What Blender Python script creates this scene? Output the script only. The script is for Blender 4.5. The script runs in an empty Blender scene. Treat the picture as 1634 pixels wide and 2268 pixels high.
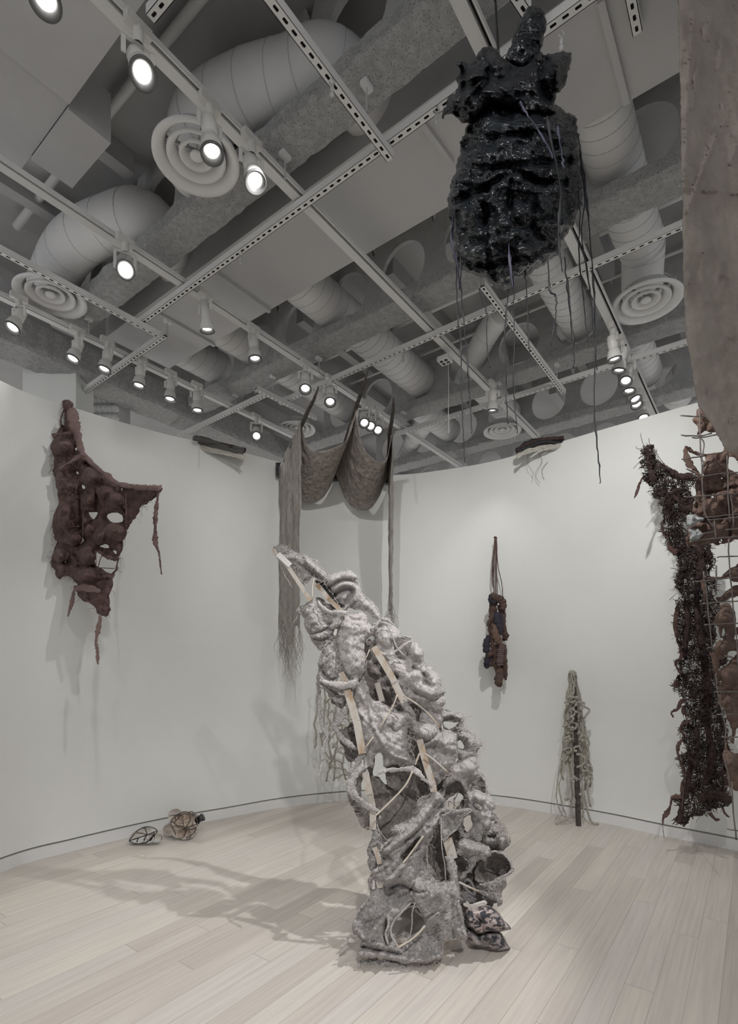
import bpy, math, random
import numpy as np
from mathutils import Vector, Matrix
random.seed(7); rng = np.random.RandomState(5)
sc = bpy.context.scene
C = sc.collection
# ---------------------------------------------------------------- camera, world, exposure
F = 1160.0; CX = 817.0; HZ = 1465.0; EYE = 1.5
cam = bpy.data.cameras.new('camera'); camo = bpy.data.objects.new('camera', cam); C.objects.link(camo)
camo.location = (0, 0, EYE); camo.rotation_euler = (math.pi/2, 0, 0)
cam.sensor_fit = 'VERTICAL'; cam.sensor_height = 24.0; cam.lens = 24.0*F/2268.0
cam.shift_y = (HZ-1134.0)/2268.0; cam.clip_start = 0.05
sc.camera = camo
sc.view_settings.view_transform = 'Standard'; sc.view_settings.look = 'None'
sc.view_settings.gamma = 1.0; sc.view_settings.exposure = 0.36
sc.view_settings.use_curve_mapping = False
sc.cycles.use_denoising = True
sc.cycles.max_bounces = 8; sc.cycles.diffuse_bounces = 4; sc.cycles.glossy_bounces = 3
sc.cycles.transparent_max_bounces = 12; sc.cycles.transmission_bounces = 8
sc.cycles.sample_clamp_indirect = 6.0; sc.cycles.caustics_refractive = False; sc.cycles.caustics_reflective = False
w = bpy.data.worlds.new('world'); sc.world = w; w.use_nodes = True
w.node_tree.nodes['Background'].inputs[0].default_value = (0.97, 0.97, 1.0, 1)
w.node_tree.nodes['Background'].inputs[1].default_value = 0.75
def spot(loc, aim, power, size=70, blend=.8, radius=.05, col=(1, .985, .97), parent=None, name='spot_lamp'):
    l = bpy.data.lights.new(name, 'SPOT'); l.energy = power; l.spot_size = math.radians(size); l.spot_blend = blend
    l.shadow_soft_size = radius; l.color = col
    o = bpy.data.objects.new(name, l); C.objects.link(o); o.location = loc
    o.rotation_euler = (Vector(aim)-Vector(loc)).to_track_quat('-Z', 'Y').to_euler()
    return o
# unseen spots without fixtures: some placed from cast shadows, others added as fill
K = 1.0
spot((1.32, 2.25, 3.93), (-.02, 2.75, 1.0), 215*K, 46, .5, .025)
spot((-.35, 2.4, 3.95), (-2.2, 4.1, 1.9), 44*K, 85, .8, .025)
spot((.9, .4, 3.9), (-2.4, 3.9, 1.7), 42*K, 70, .9, .03)
spot((-.15, 2.2, 3.95), (-.3, 5.4, 2.5), 66*K, 62, .9, .025)
spot((1.0, 2.6, 3.95), (2.0, 4.9, 1.8), 120*K, 105, .9, .03)
spot((.5, -.8, 3.9), (.3, 2.4, 0), 260*K, 64, .7, .05)  # added fill for the floor and sculpture front, bouncing to the ceiling
spot((-1.2, 1.2, 3.9), (-1.4, 2.4, 0), 40*K, 95, .9, .08)
spot((-.7, .9, 3.9), (.75, 1.95, 3.3), 34*K, 60, .8, .02)  # added to put highlights on the black bundle
# unseen point lights added beyond the partition to brighten the far ceiling
for q_ in ((-.5, 8.6, 1.6), (-4.6, 6.2, 1.6), (4.4, 6.6, 1.6)):
    l_ = bpy.data.lights.new('far_ceiling_fill', 'POINT'); l_.energy = 34; l_.shadow_soft_size = .4; l_.color = (1, .99, .97)
    o_ = bpy.data.objects.new('far_ceiling_fill', l_); C.objects.link(o_); o_.location = q_
# ---------------------------------------------------------------- geometry helpers
GA = Vector((.597, .802, 0)); GB = Vector((-.802, .597, 0))
def P(px, py, z=None, d=None):
    rx, rz = (px-CX)/F, (HZ-py)/F
    if z is not None: d = (z-EYE)/rz
    return Vector((rx*d, d, EYE+rz*d))
def G(s, t, z): v = GA*s+GB*t; return Vector((v.x, v.y, z))
def ST(px, py, z): p = P(px, py, z=z); return p.dot(GA), p.dot(GB)
def TZ(px, py, s):
    rx, rz = (px-CX)/F, (HZ-py)/F
    d = s/(GA.x*rx+GA.y); p = Vector((rx*d, d, 0)); return p.dot(GB), EYE+rz*d
class MB:
    def __init__(s): s.v = []; s.f = []
    def add(s, vs, fs):
        n = len(s.v); s.v += [tuple(v) for v in vs]; s.f += [tuple(i+n for i in f) for f in fs]; return s
    def box(s, o, a, b, c):   # centre, three half vectors
        o, a, b, c = map(Vector, (o, a, b, c)); vs = []
        for k in ((-1,-1,-1),(1,-1,-1),(1,1,-1),(-1,1,-1),(-1,-1,1),(1,-1,1),(1,1,1),(-1,1,1)):
            vs.append(o+a*k[0]+b*k[1]+c*k[2])
        return s.add(vs, [(0,3,2,1),(4,5,6,7),(0,1,5,4),(1,2,6,5),(2,3,7,6),(3,0,4,7)])
    def abox(s, x0, x1, y0, y1, z0, z1):
        return s.box(((x0+x1)/2, (y0+y1)/2, (z0+z1)/2), ((x1-x0)/2,0,0), (0,(y1-y0)/2,0), (0,0,(z1-z0)/2))
    def gbox(s, s0, s1, t0, t1, z0, z1):
        return s.box(G((s0+s1)/2, (t0+t1)/2, (z0+z1)/2), GA*((s1-s0)/2), GB*((t1-t0)/2), (0,0,(z1-z0)/2))
    def bar(s, p, q, w_, h_, up=(0,0,1)):   # rectangular bar between points, full w and h
        p, q = Vector(p), Vector(q); d = q-p; u = Vector(up)
        x = d.cross(u); x = x.normalized() if x.length > 1e-6 else Vector((1,0,0)); y = x.cross(d).normalized()
        return s.box((p+q)/2, d/2, x*w_/2, y*h_/2)
    def tube(s, pts, r, n=8, cap=True, twist=0):
        pts = [Vector(p) for p in pts]; m = len(pts)
        R = r if hasattr(r, '__len__') else [r]*m
        T = [(pts[min(i+1, m-1)]-pts[max(i-1, 0)]).normalized() for i in range(m)]
        x = T[0].orthogonal().normalized(); vs = []
        for i in range(m):
            x = (x-T[i]*x.dot(T[i])); x = x.normalized() if x.length > 1e-6 else T[i].orthogonal().normalized()
            y = T[i].cross(x)
            for k in range(n):
                a = 2*math.pi*k/n+twist*i
                vs.append(pts[i]+(x*math.cos(a)+y*math.sin(a))*R[i])
        fs = [(i*n+k, i*n+(k+1) % n, (i+1)*n+(k+1) % n, (i+1)*n+k) for i in range(m-1) for k in range(n)]
        if cap: fs += [tuple(range(n-1, -1, -1)), tuple((m-1)*n+k for k in range(n))]
        return s.add(vs, fs)
    def lathe(s, prof, o, ax=(0,0,1), n=32, close=False):   # prof: (r, h) pairs
        o, ax = Vector(o), Vector(ax).normalized(); x = ax.orthogonal().normalized(); y = ax.cross(x); vs = []
        for r, h in prof:
            for k in range(n):
                a = 2*math.pi*k/n; vs.append(o+ax*h+(x*math.cos(a)+y*math.sin(a))*r)
        m = len(prof); fs = [(i*n+k, i*n+(k+1) % n, (i+1)*n+(k+1) % n, (i+1)*n+k) for i in range(m-1) for k in range(n)]
        return s.add(vs, fs)
    def sphere(s, o, r, n=14, sc_=(1,1,1), M=None):
        o = Vector(o); vs = []; m = n//2
        for i in range(m+1):
            for k in range(n):
                a, b = math.pi*i/m, 2*math.pi*k/n
                v = Vector((math.sin(a)*math.cos(b)*sc_[0], math.sin(a)*math.sin(b)*sc_[1], math.cos(a)*sc_[2]))*r
                vs.append(o+(M @ v if M else v))
        return s.add(vs, [(i*n+k, (i+1)*n+k, (i+1)*n+(k+1) % n, i*n+(k+1) % n) for i in range(m) for k in range(n)])
    def build(s, name, m, parent=None, smooth=False, **tags):
        me = bpy.data.meshes.new(name); me.from_pydata(s.v, [], s.f); me.validate(); me.update()
        if smooth: me.shade_smooth()
        o = bpy.data.objects.new(name, me); C.objects.link(o); me.materials.append(m)
        if parent:
            o.parent = parent; o.matrix_parent_inverse = Matrix.Translation(parent.location).inverted()
        for k, v in tags.items(): o[k] = v
        return o
def thing(name, label, cat, loc=(0,0,0), group=None):
    o = bpy.data.objects.new(name, None); C.objects.link(o); o.location = loc; o.empty_display_size = .05
    o['label'] = label; o['category'] = cat
    if group: o['group'] = group
    return o
def tag(o, label, cat, group=None):
    o['label'] = label; o['category'] = cat
    if group: o['group'] = group
    return o
def cr(pts, n=6, closed=False):   # Catmull-Rom resample of Vectors / tuples
    P_ = [Vector(p) for p in pts]; m = len(P_); out = []
    rngi = range(m if closed else m-1)
    for i in rngi:
        g = (lambda j: P_[j % m]) if closed else (lambda j: P_[min(max(j, 0), m-1)])
        a, b, c, d = g(i-1), g(i), g(i+1), g(i+2)
        for k in range(n):
            t = k/n; out.append(.5*((2*b)+(c-a)*t+(2*a-5*b+4*c-d)*t*t+(3*b-a-3*c+d)*t**3))
    if not closed: out.append(P_[-1].copy())
    return out
# ---------------------------------------------------------------- materials
def mat(name, col, rough=.7, col2=None, ns=8, bump=0, bs=60, metal=0, emit=0, ramp=(.38, .62), holes=None,
        spec=.5, stretch=(1,1,1), trans=0, speck=None, sheen=0, coords='Object', bd=6, coat=0):
    m = bpy.data.materials.new(name); m.use_nodes = True; nt = m.node_tree; N = nt.nodes; L = nt.links
    b = N['Principled BSDF']; b.inputs['Roughness'].default_value = rough; b.inputs['Metallic'].default_value = metal
    b.inputs['Specular IOR Level'].default_value = spec
    b.inputs['Base Color'].default_value = (*col, 1)
    if coat: b.inputs['Coat Weight'].default_value = coat; b.inputs['Coat Roughness'].default_value = .2
    tc = N.new('ShaderNodeTexCoord'); mp = N.new('ShaderNodeMapping'); mp.inputs['Scale'].default_value = stretch
    L.new(tc.outputs[coords], mp.inputs[0])
    last = None
    if col2:
        n = N.new('ShaderNodeTexNoise'); n.inputs['Scale'].default_value = ns; n.inputs['Detail'].default_value = 8
        n.inputs['Roughness'].default_value = .65
        L.new(mp.outputs[0], n.inputs['Vector'])
        r = N.new('ShaderNodeValToRGB'); r.color_ramp.elements[0].position = ramp[0]; r.color_ramp.elements[1].position = ramp[1]
        r.color_ramp.elements[0].color = (*col, 1); r.color_ramp.elements[1].color = (*col2, 1)
        L.new(n.outputs[0], r.inputs[0]); last = r.outputs[0]
    if speck:   # (colour, scale, threshold)
        n = N.new('ShaderNodeTexNoise'); n.inputs['Scale'].default_value = speck[1]; n.inputs['Detail'].default_value = 3
        L.new(mp.outputs[0], n.inputs['Vector'])
        r = N.new('ShaderNodeValToRGB'); r.color_ramp.elements[0].position = speck[2]; r.color_ramp.elements[1].position = speck[2]+.03
        L.new(n.outputs[0], r.inputs[0])
        mx = N.new('ShaderNodeMix'); mx.data_type = 'RGBA'
        L.new(r.outputs[0], mx.inputs[0])
        if last: L.new(last, mx.inputs[6])
        else: mx.inputs[6].default_value = (*col, 1)
        mx.inputs[7].default_value = (*speck[0], 1); last = mx.outputs[2]
    if last: L.new(last, b.inputs['Base Color'])
    if emit:
        b.inputs['Emission Color'].default_value = (*col, 1); b.inputs['Emission Strength'].default_value = emit
    if trans: b.inputs['Transmission Weight'].default_value = trans
    if bump:
        n = N.new('ShaderNodeTexNoise'); n.inputs['Scale'].default_value = bs; n.inputs['Detail'].default_value = bd
        n.inputs['Roughness'].default_value = .7
        L.new(mp.outputs[0], n.inputs['Vector'])
        bp = N.new('ShaderNodeBump'); bp.inputs['Strength'].default_value = 1; bp.inputs['Distance'].default_value = bump
        L.new(n.outputs[0], bp.inputs['Height']); L.new(bp.outputs[0], b.inputs['Normal'])
    if holes:   # open weave: (scale, threshold)
        n = N.new('ShaderNodeTexNoise'); n.inputs['Scale'].default_value = holes[0]; n.inputs['Detail'].default_value = 2
        n2 = N.new('ShaderNodeTexNoise'); n2.inputs['Scale'].default_value = holes[0]/12; n2.inputs['Detail'].default_value = 1
        L.new(mp.outputs[0], n.inputs['Vector']); L.new(mp.outputs[0], n2.inputs['Vector'])
        ad = N.new('ShaderNodeMath'); ad.operation = 'MULTIPLY_ADD'; L.new(n2.outputs[0], ad.inputs[0]); ad.inputs[1].default_value = .45
        L.new(n.outputs[0], ad.inputs[2])
        lt = N.new('ShaderNodeMath'); lt.operation = 'LESS_THAN'; L.new(ad.outputs[0], lt.inputs[0]); lt.inputs[1].default_value = holes[1]
        L.new(lt.outputs[0], b.inputs['Alpha'])
    return m
M_wall = mat('wall_paint', (.79, .80, .77), .85, (.765, .775, .745), 1.2, bump=.0006, bs=90)
M_ceil = mat('ceiling_paint', (.54, .54, .54), .8, (.50, .50, .505), 2)
M_deck = mat('deck_paint', (.50, .50, .50), .85, (.45, .45, .45), 3)
M_fire = mat('fireproofing', (.78, .78, .775), .95, (.60, .60, .595), 26, bump=.03, bs=90, bd=4, speck=((.36, .36, .355), 120, .60))
M_web = mat('beam_web_paint', (.62, .62, .62), .9, (.55, .55, .55), 10, bump=.006, bs=70)
M_duct = mat('duct_paint', (.76, .76, .755), .6, (.72, .72, .72), 4)
M_seam = mat('duct_seam', (.5, .5, .5), .6)
M_white = mat('rail_paint', (.74, .74, .73), .5)
M_trk = mat('track_paint', (.70, .70, .695), .45)
M_dark = mat('dark_recess', (.02, .02, .02), .8)
M_lampw = mat('lamp_white', (.66, .65, .62), .35)
M_black = mat('lamp_black', (.02, .02, .022), .3)
M_bez = mat('lamp_bezel', (.10, .10, .10), .35)
M_lens = mat('lamp_glow', (1, .97, .92), .3, emit=14)
M_hot = mat('lamp_glow_hot', (1, .98, .94), .3, emit=90)
M_base = mat('baseboard_paint', (.74, .74, .74), .5)
# ---------------------------------------------------------------- floor
def floor_material():
    m = bpy.data.materials.new('wood_floor'); m.use_nodes = True; nt = m.node_tree; N = nt.nodes; L = nt.links
    b = N['Principled BSDF']; tc = N.new('ShaderNodeTexCoord'); mp = N.new('ShaderNodeMapping')
    mp.inputs['Rotation'].default_value = (0, 0, -math.atan2(FD[1], FD[0])); L.new(tc.outputs['Object'], mp.inputs[0])
    sx = N.new('ShaderNodeSeparateXYZ'); L.new(mp.outputs[0], sx.inputs[0])
    def M(op, a, c=None):
        n = N.new('ShaderNodeMath'); n.operation = op
        for i, q in enumerate((a, c)):
            if q is None: continue
            if isinstance(q, (int, float)): n.inputs[i].default_value = q
            else: L.new(q, n.inputs[i])
        return n.outputs[0]
    v = M('DIVIDE', sx.outputs[1], .122); row = M('FLOOR', v); fv = M('FRACT', v)
    wn = N.new('ShaderNodeTexWhiteNoise'); wn.noise_dimensions = '1D'; L.new(row, wn.inputs['W'])
    u = M('ADD', M('DIVIDE', sx.outputs[0], 1.85), M('MULTIPLY', wn.outputs[0], 7.0)); pl = M('FLOOR', u); fu = M('FRACT', u)
    cb = N.new('ShaderNodeCombineXYZ'); L.new(row, cb.inputs[0]); L.new(pl, cb.inputs[1])
    w2 = N.new('ShaderNodeTexWhiteNoise'); w2.noise_dimensions = '2D'; L.new(cb.outputs[0], w2.inputs['Vector'])
    rp = N.new('ShaderNodeValToRGB'); e = rp.color_ramp.elements
    e[0].color = (.53, .485, .44, 1); e[1].color = (.65, .605, .54, 1)
    for p_, c_ in ((.3, (.585, .54, .49, 1)), (.55, (.62, .58, .525, 1)), (.8, (.60, .56, .525, 1))):
        q = e.new(p_); q.color = c_
    L.new(w2.outputs[0], rp.inputs[0])
    # grain
    mg = N.new('ShaderNodeMapping'); mg.inputs['Scale'].default_value = (2.2, 55, 1); L.new(mp.outputs[0], mg.inputs[0])
    ad = N.new('ShaderNodeVectorMath'); ad.operation = 'MULTIPLY_ADD'; L.new(w2.outputs[1], ad.inputs[0]); ad.inputs[1].default_value = (9, 9, 9)
    L.new(mg.outputs[0], ad.inputs[2])
    ng = N.new('ShaderNodeTexNoise'); ng.inputs['Scale'].default_value = 1; ng.inputs['Detail'].default_value = 6; L.new(ad.outputs[0], ng.inputs['Vector'])
    rg = N.new('ShaderNodeValToRGB'); rg.color_ramp.elements[0].position = .3; rg.color_ramp.elements[0].color = (.90, .89, .90, 1)
    rg.color_ramp.elements[1].position = .65; rg.color_ramp.elements[1].color = (1.04, 1.04, 1.03, 1); L.new(ng.outputs[0], rg.inputs[0])
    mx = N.new('ShaderNodeMix'); mx.data_type = 'RGBA'; mx.blend_type = 'MULTIPLY'; mx.inputs[0].default_value = 1
    L.new(rp.outputs[0], mx.inputs[6]); L.new(rg.outputs[0], mx.inputs[7])
    s1 = M('LESS_THAN', fv, .018); s2 = M('LESS_THAN', fu, .0018); sm = M('MAXIMUM', s1, s2)
    m2 = N.new('ShaderNodeMix'); m2.data_type = 'RGBA'; L.new(M('MULTIPLY', sm, .6), m2.inputs[0]); L.new(mx.outputs[2], m2.inputs[6])
    m2.inputs[7].default_value = (.22, .18, .15, 1); L.new(m2.outputs[2], b.inputs['Base Color'])
    b.inputs['Roughness'].default_value = .42; b.inputs['Specular IOR Level'].default_value = .35
    return m
FD = (.593, .805)
fl = MB().abox(-7, 9, -5, 11, -.1, 0).build('floor', floor_material(), kind='structure')
# ---------------------------------------------------------------- curved walls
wl = [(-2.95,-4,3.5),(-2.95,-1,3.5),(-2.93,1,3.5),(-2.86,2.6,3.5),(-2.624,3.726,3.5),(-2.334,4.153,3.51),(-1.865,4.652,3.535),(-1.387,5.014,3.55),
      (-.857,5.404,3.545),(-.225,5.667,3.54),(.35,5.72,3.54)]
wr = [(.35,5.72,3.54),(.9,5.63,3.575),(1.306,5.489,3.60),(1.655,5.289,3.635),(2.191,4.86,3.66),(2.53,4.508,3.645),(2.918,4.143,3.645),
      (3.9,3.1,3.65),(4.8,1.6,3.65),(5.3,-.5,3.65),(5.4,-4,3.65)]
full = cr(wl+wr[1:], 28); isp = (len(wl)-1)*28
def normals(c):
    out = []
    for i in range(len(c)):
        t = c[min(i+1, len(c)-1)]-c[max(i-1, 0)]; t.z = 0; t.normalize(); out.append(Vector((-t.y, t.x, 0)))
    return out
nr = normals(full)      # points outwards (away from room)
def sweep(c, n, o0, o1, z0, z1, name, m, **k):   # z1 None: wall height
    b = MB(); vs = []; fs = []
    for p, q in zip(c, n):
        zt = p.z if z1 is None else z1
        for o, z in ((o0, z0), (o0, zt), (o1, zt), (o1, z0)):
            v = Vector((p.x, p.y, 0))+q*o; vs.append((v.x, v.y, z))
    for i in range(len(c)-1):
        for j in range(4): fs.append((i*4+j, i*4+(j+1) % 4, (i+1)*4+(j+1) % 4, (i+1)*4+j))
    fs += [(3,2,1,0), tuple(4*(len(c)-1)+j for j in range(4))]
    return b.add(vs, fs).build(name, m, kind='structure', smooth=False, **k)
for nm, sl in (('left', slice(0, isp+1)), ('right', slice(isp, None))):
    sweep(full[sl], nr[sl], 0.0, .16, .102, None, 'wall_'+nm, M_wall)
    sweep(full[sl], nr[sl], -.004, .03, 0, .088, 'baseboard_'+nm, M_base)
    sweep(full[sl], nr[sl], .022, .06, .086, .104, 'trim_1' if nm == 'left' else 'trim_2', mat('shadow_gap_shade', (.36, .36, .31), .8))  # grey colour stands in for the shade inside the gap
def wall_d(px):   # distance of the wall face seen in image column px
    k = (px-CX)/F
    for a, b in zip(full[70:], full[71:]):
        fa, fb = a.x-k*a.y, b.x-k*b.y
        if fa <= 0 <= fb and a.y > 1: t = fa/(fa-fb); return a.y+(b.y-a.y)*t
    return 5
# ---------------------------------------------------------------- ceiling deck, soffits
ZB, ZD, ZR, ZS = 4.30, 4.95, 4.13, 4.42
MB().gbox(-6, 12, -9, 11, ZD, ZD+.12).build('ceiling', M_deck, kind='structure')
MB().gbox(11.2, 11.3, -9, 11, 0, 5).build('wall_far', M_deck, kind='structure')
MB().gbox(-6, 12, 9.5, 9.6, 0, 5).build('wall_outer', M_deck, kind='structure')
def soffit(i, s0, s1, t0, t1, z=ZS, m=M_ceil):
    return MB().gbox(s0, s1, t0, t1, z, ZD-.002).build('trim_%d' % i, m, kind='structure')
soffit(3, 2.37, 3.0, -4.5, 4.72)
soffit(4, -.6, 1.265, -1.5, 2.9)
soffit(5, -.6, 1.27, 2.915, 3.55, 4.44)
soffit(6, 5.55, 6.0, 1.35, 2.2, 4.75)
# small plenum box with dark side face beside the first soffit
MB().gbox(1.275, 1.5, 2.93, 3.4, 4.42, 4.7).build('trim_7', M_ceil, kind='structure')
# ---------------------------------------------------------------- beams with round web openings
HP, HR = .57, .205
def web_mesh(s, t0, t1, tc0, skip=()):
    b = MB(); zc = ZB+.335; k = 0; t = t0
    n0 = math.floor((t0-tc0)/HP)
    for j in range(n0, n0+int((t1-t0)/HP)+1):
        tc = tc0+j*HP; N_ = 24; hw = HP/2
        for th in (-.018, .018):
            vs = []; fs = []
            for k in range(N_):
                a = 2*math.pi*(k+.5)/N_; c_, s_ = math.cos(a), math.sin(a)
                q = 1/max(abs(c_)/hw, abs(s_)/.325)
                vs += [G(s+th, tc+HR*c_, zc+HR*s_), G(s+th, tc+q*c_, zc+q*s_)]
            for k in range(N_):
                a, c2 = 2*k, 2*((k+1) % N_); f = (a, a+1, c2+1, c2); fs.append(f if th < 0 else f[::-1])
                if True:
                    pass
            b.add(vs, fs)
        # inner rim
        vs = []; N2 = 24
        for k in range(N2):
            a = 2*math.pi*(k+.5)/N2
            for th in (-.018, .018): vs.append(G(s+th, tc+HR*math.cos(a), zc+HR*math.sin(a)))
        b.add(vs, [(2*k, 2*k+1, 2*((k+1) % N2)+1, 2*((k+1) % N2)) for k in range(N2)])
    return b
def flange_mesh(s0, s1, t0, t1, z0, z1, seed):
    r = random.Random(seed); b = MB(); n = int((t1-t0)/.05); vs = []; fs = []
    prof = [(0, .12), (.0, 1), (.40, 1.05), (.60, 1.05), (1, 1), (1, .12), (.96, 0), (.5, -.02), (.04, 0)]
    m = len(prof)
    for i in range(n+1):
        t = t0+(t1-t0)*i/n
        for u, v in prof:
            vs.append(G(s0+(s1-s0)*u+r.gauss(0, .004), t, z0+(z1-z0)*v+r.gauss(0, .003)))
    for i in range(n):
        for k in range(m): fs.append((i*m+k, i*m+(k+1) % m, (i+1)*m+(k+1) % m, (i+1)*m+k))
    return b.add(vs, fs)
beams = [(1.925, 2.15, -1.2, 4.75, .46, 'rough fireproofed ceiling beam passing just behind the nearest round diffuser', .0),
         (3.41, 3.65, -1.9, 5.0, .57, 'rough fireproofed ceiling beam, second from the viewer', 0),
         (4.94, 5.17, -2.2, 5.0, 1.34, 'rough fireproofed ceiling beam, third from the viewer', 0),
         (6.27, 6.50, -2.8, 5.1, .9, 'rough fireproofed ceiling beam, fourth from the viewer, nearest the far wall top', 0),
         (7.75, 7.98, -3.0, 5.1, .6, 'faint fireproofed ceiling beam farthest away beyond the walls', 0)]
for i, (s0, s1, t0, t1, tc, lab, _) in enumerate(beams):
    t = thing('ceiling_beam', lab, 'beam', G((s0+s1)/2, (t0+t1)/2, ZB))
    flange_mesh(s0, s1, t0, t1, ZB, ZB+.09, i).build('bottom_flange', M_fire, t)
    web_mesh((s0+s1)/2, t0, t1, tc).build('web', M_web, t)
t = thing('ceiling_beam', 'rough fireproofed beam running above the top of the left wall', 'beam', G(4, 5.4, ZB))
vs = flange_mesh(5.14, 5.52, -9.5, 2.0, ZB-.06, ZB+.2, 9)
vs.v = [tuple(Vector((GA*(-(Vector(v).dot(GB)))+GB*(Vector(v).dot(GA))))+Vector((0, 0, v[2]))) for v in vs.v]
vs.build('bottom_flange', M_fire, t)
MB().gbox(-2, 9.5, 5.30, 5.34, ZB+.1, ZD).build('web', M_web, t)
# ---------------------------------------------------------------- ducts
def duct(pts, r, lab, seams=.1, tilt=.35, ptz=None):
    t = thing('air_duct', lab, 'duct', pts[len(pts)//2])
    c = cr(pts, 8); MB().tube(c, r, 26).build('duct_body', M_duct, t, smooth=True)
    b = MB(); L_ = 0; nxt = .05
    for a, q in zip(c, c[1:]):
        d = (q-a); l = d.length
        while nxt < L_+l:
            p = a+d*((nxt-L_)/l); ax = d.normalized(); x = ax.orthogonal().normalized(); y = ax.cross(x)
            rad = r*1.004
            ring = [p+(x*math.cos(k*.2618)+y*math.sin(k*.2618))*rad+ax*(tilt*.12*math.cos(k*.2618)) for k in range(25)]
            b.tube(ring, .0022, 4, cap=False); nxt += seams
        L_ += l
    b.build('spiral_seam', M_seam, t)
    return t
def Gd(s, t, z=4.62): return G(s, t, z)
duct([Gd(2.75, 3.02), Gd(3.5, 3.02), Gd(5.1, 3.02)], .175, 'wide spiral duct crossing from the soffit through the second beam, above the draped net')
duct([Gd(2.8, 4.05), Gd(3.6, 4.05), Gd(5.1, 4.08)], .155, 'spiral duct second to the left of the wide duct, left of the netting')
duct([Gd(2.7, 4.62), Gd(3.3, 4.62), Gd(3.56, 4.62)], .165, 'short spiral duct leaving the soffit at its left end', .12)
duct([Gd(2.75, .72), Gd(3.5, .72), Gd(4.0, .72), Gd(4.35, .70, 4.6)], .155, 'spiral duct leaving the soffit at the right of the black bundle')
duct([Gd(3.8, 1.33), Gd(4.5, 1.33), Gd(5.08, 1.33)], .15, 'spiral duct seen behind the black ribbons')
duct([P(1112, 690, z=4.66), P(1075, 745, z=4.65), P(1040, 815, z=4.6), P(1025, 850, z=4.6)], .11, 'smooth slanting duct behind the leftmost black ribbons', .3)
duct([Gd(5.3, 2.52), Gd(5.9, 2.52), Gd(6.35, 2.52)], .15, 'distant duct left of the small far diffuser')
duct([P(955, 920, z=4.6), P(925, 960, z=4.6), P(898, 1010, z=4.6)], .12, 'distant duct bending down beside the right net pole', .15)
duct([Gd(5.3, .98), Gd(5.9, .98), Gd(6.35, .98)], .16, 'distant duct beside the row of seven lamps')
duct([P(1640, 770, z=4.66), P(1560, 800, z=4.64), P(1508, 838, z=4.62), P(1500, 880, z=4.6)], .15, 'elbow duct beside the hanging beige cloth')
duct([Gd(5.3, 3.35), Gd(5.8, 3.35), Gd(6.35, 3.35)], .15, 'distant duct left of the net poles, behind the third beam')
duct([G(2.5, 1.75, 4.66), P(735, 155, z=4.64), P(640, 178, z=4.62), P(540, 208, z=4.61), P(450, 262, z=4.6), P(425, 350, z=4.56), P(432, 366, z=4.46)], .165,
     'large bent duct feeding the nearest round diffuser', .16)
duct([G(2.5, 3.75, 4.66), P(330, 490, z=4.62), P(240, 500, z=4.61), P(160, 545, z=4.58), P(118, 620, z=4.54), P(113, 655, z=4.46)], .17,
     'bent duct behind the glaring lamp feeding the left diffuser', .2)
duct([Gd(4.4, .70, 4.62), P(1422, 640, z=4.52), P(1430, 668, z=4.46)], .15, 'short boot duct above the right diffuser', .3)
# ---------------------------------------------------------------- round diffusers
def diffuser(px, py, D, lab, z=4.238):
    p = P(px, py, z=z); R = D/2*.978; t = thing('air_diffuser', lab, 'diffuser', p)
    for nm, r0, r1, zz in (('outer_ring', .76, 1.0, 0), ('middle_ring', .50, .68, .012), ('inner_ring', .24, .40, .02)):
        pr = [(R*r1, .012), (R*r1, 0), (R*(r1-.02), -.006), (R*(r0*.45+r1*.55), .001), (R*r0, .028), (R*(r0-.07), .05), (R*(r0-.07), .055), (R*r0*.98, .036), (R*r1, .012)]
        MB().lathe([(a, b+zz) for a, b in pr], p, n=48).build(nm, M_duct, t, smooth=True)
    MB().lathe([(0, .012), (R*.11, .012), (R*.155, .02), (R*.12, .035), (0, .036)], p, n=28).build('centre_disc', M_duct, t, smooth=True)
    b = MB(); b.lathe([(R*.70, .05), (R*.66, .10)], p, n=40)
    for k in range(4): a = k*math.pi/2+.5; b.bar(p+Vector((0,0,.05)), p+Vector((math.cos(a)*R*.9, math.sin(a)*R*.9, .05)), .006, .02)
    b.build('housing', M_deck, t, smooth=False)
diffuser(435, 355, .467, 'largest round ceiling diffuser, nearest, upper left')
diffuser(112, 660, .50, 'round ceiling diffuser at the left above the wall corner')
diffuser(1430, 672, .52, 'round ceiling diffuser at the right beside the beige cloth')
diffuser(1112, 956, .45, 'small distant round diffuser above the right wall bundle')
diffuser(657, 952, .45, 'distant round diffuser mostly hidden behind the net drape')
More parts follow.
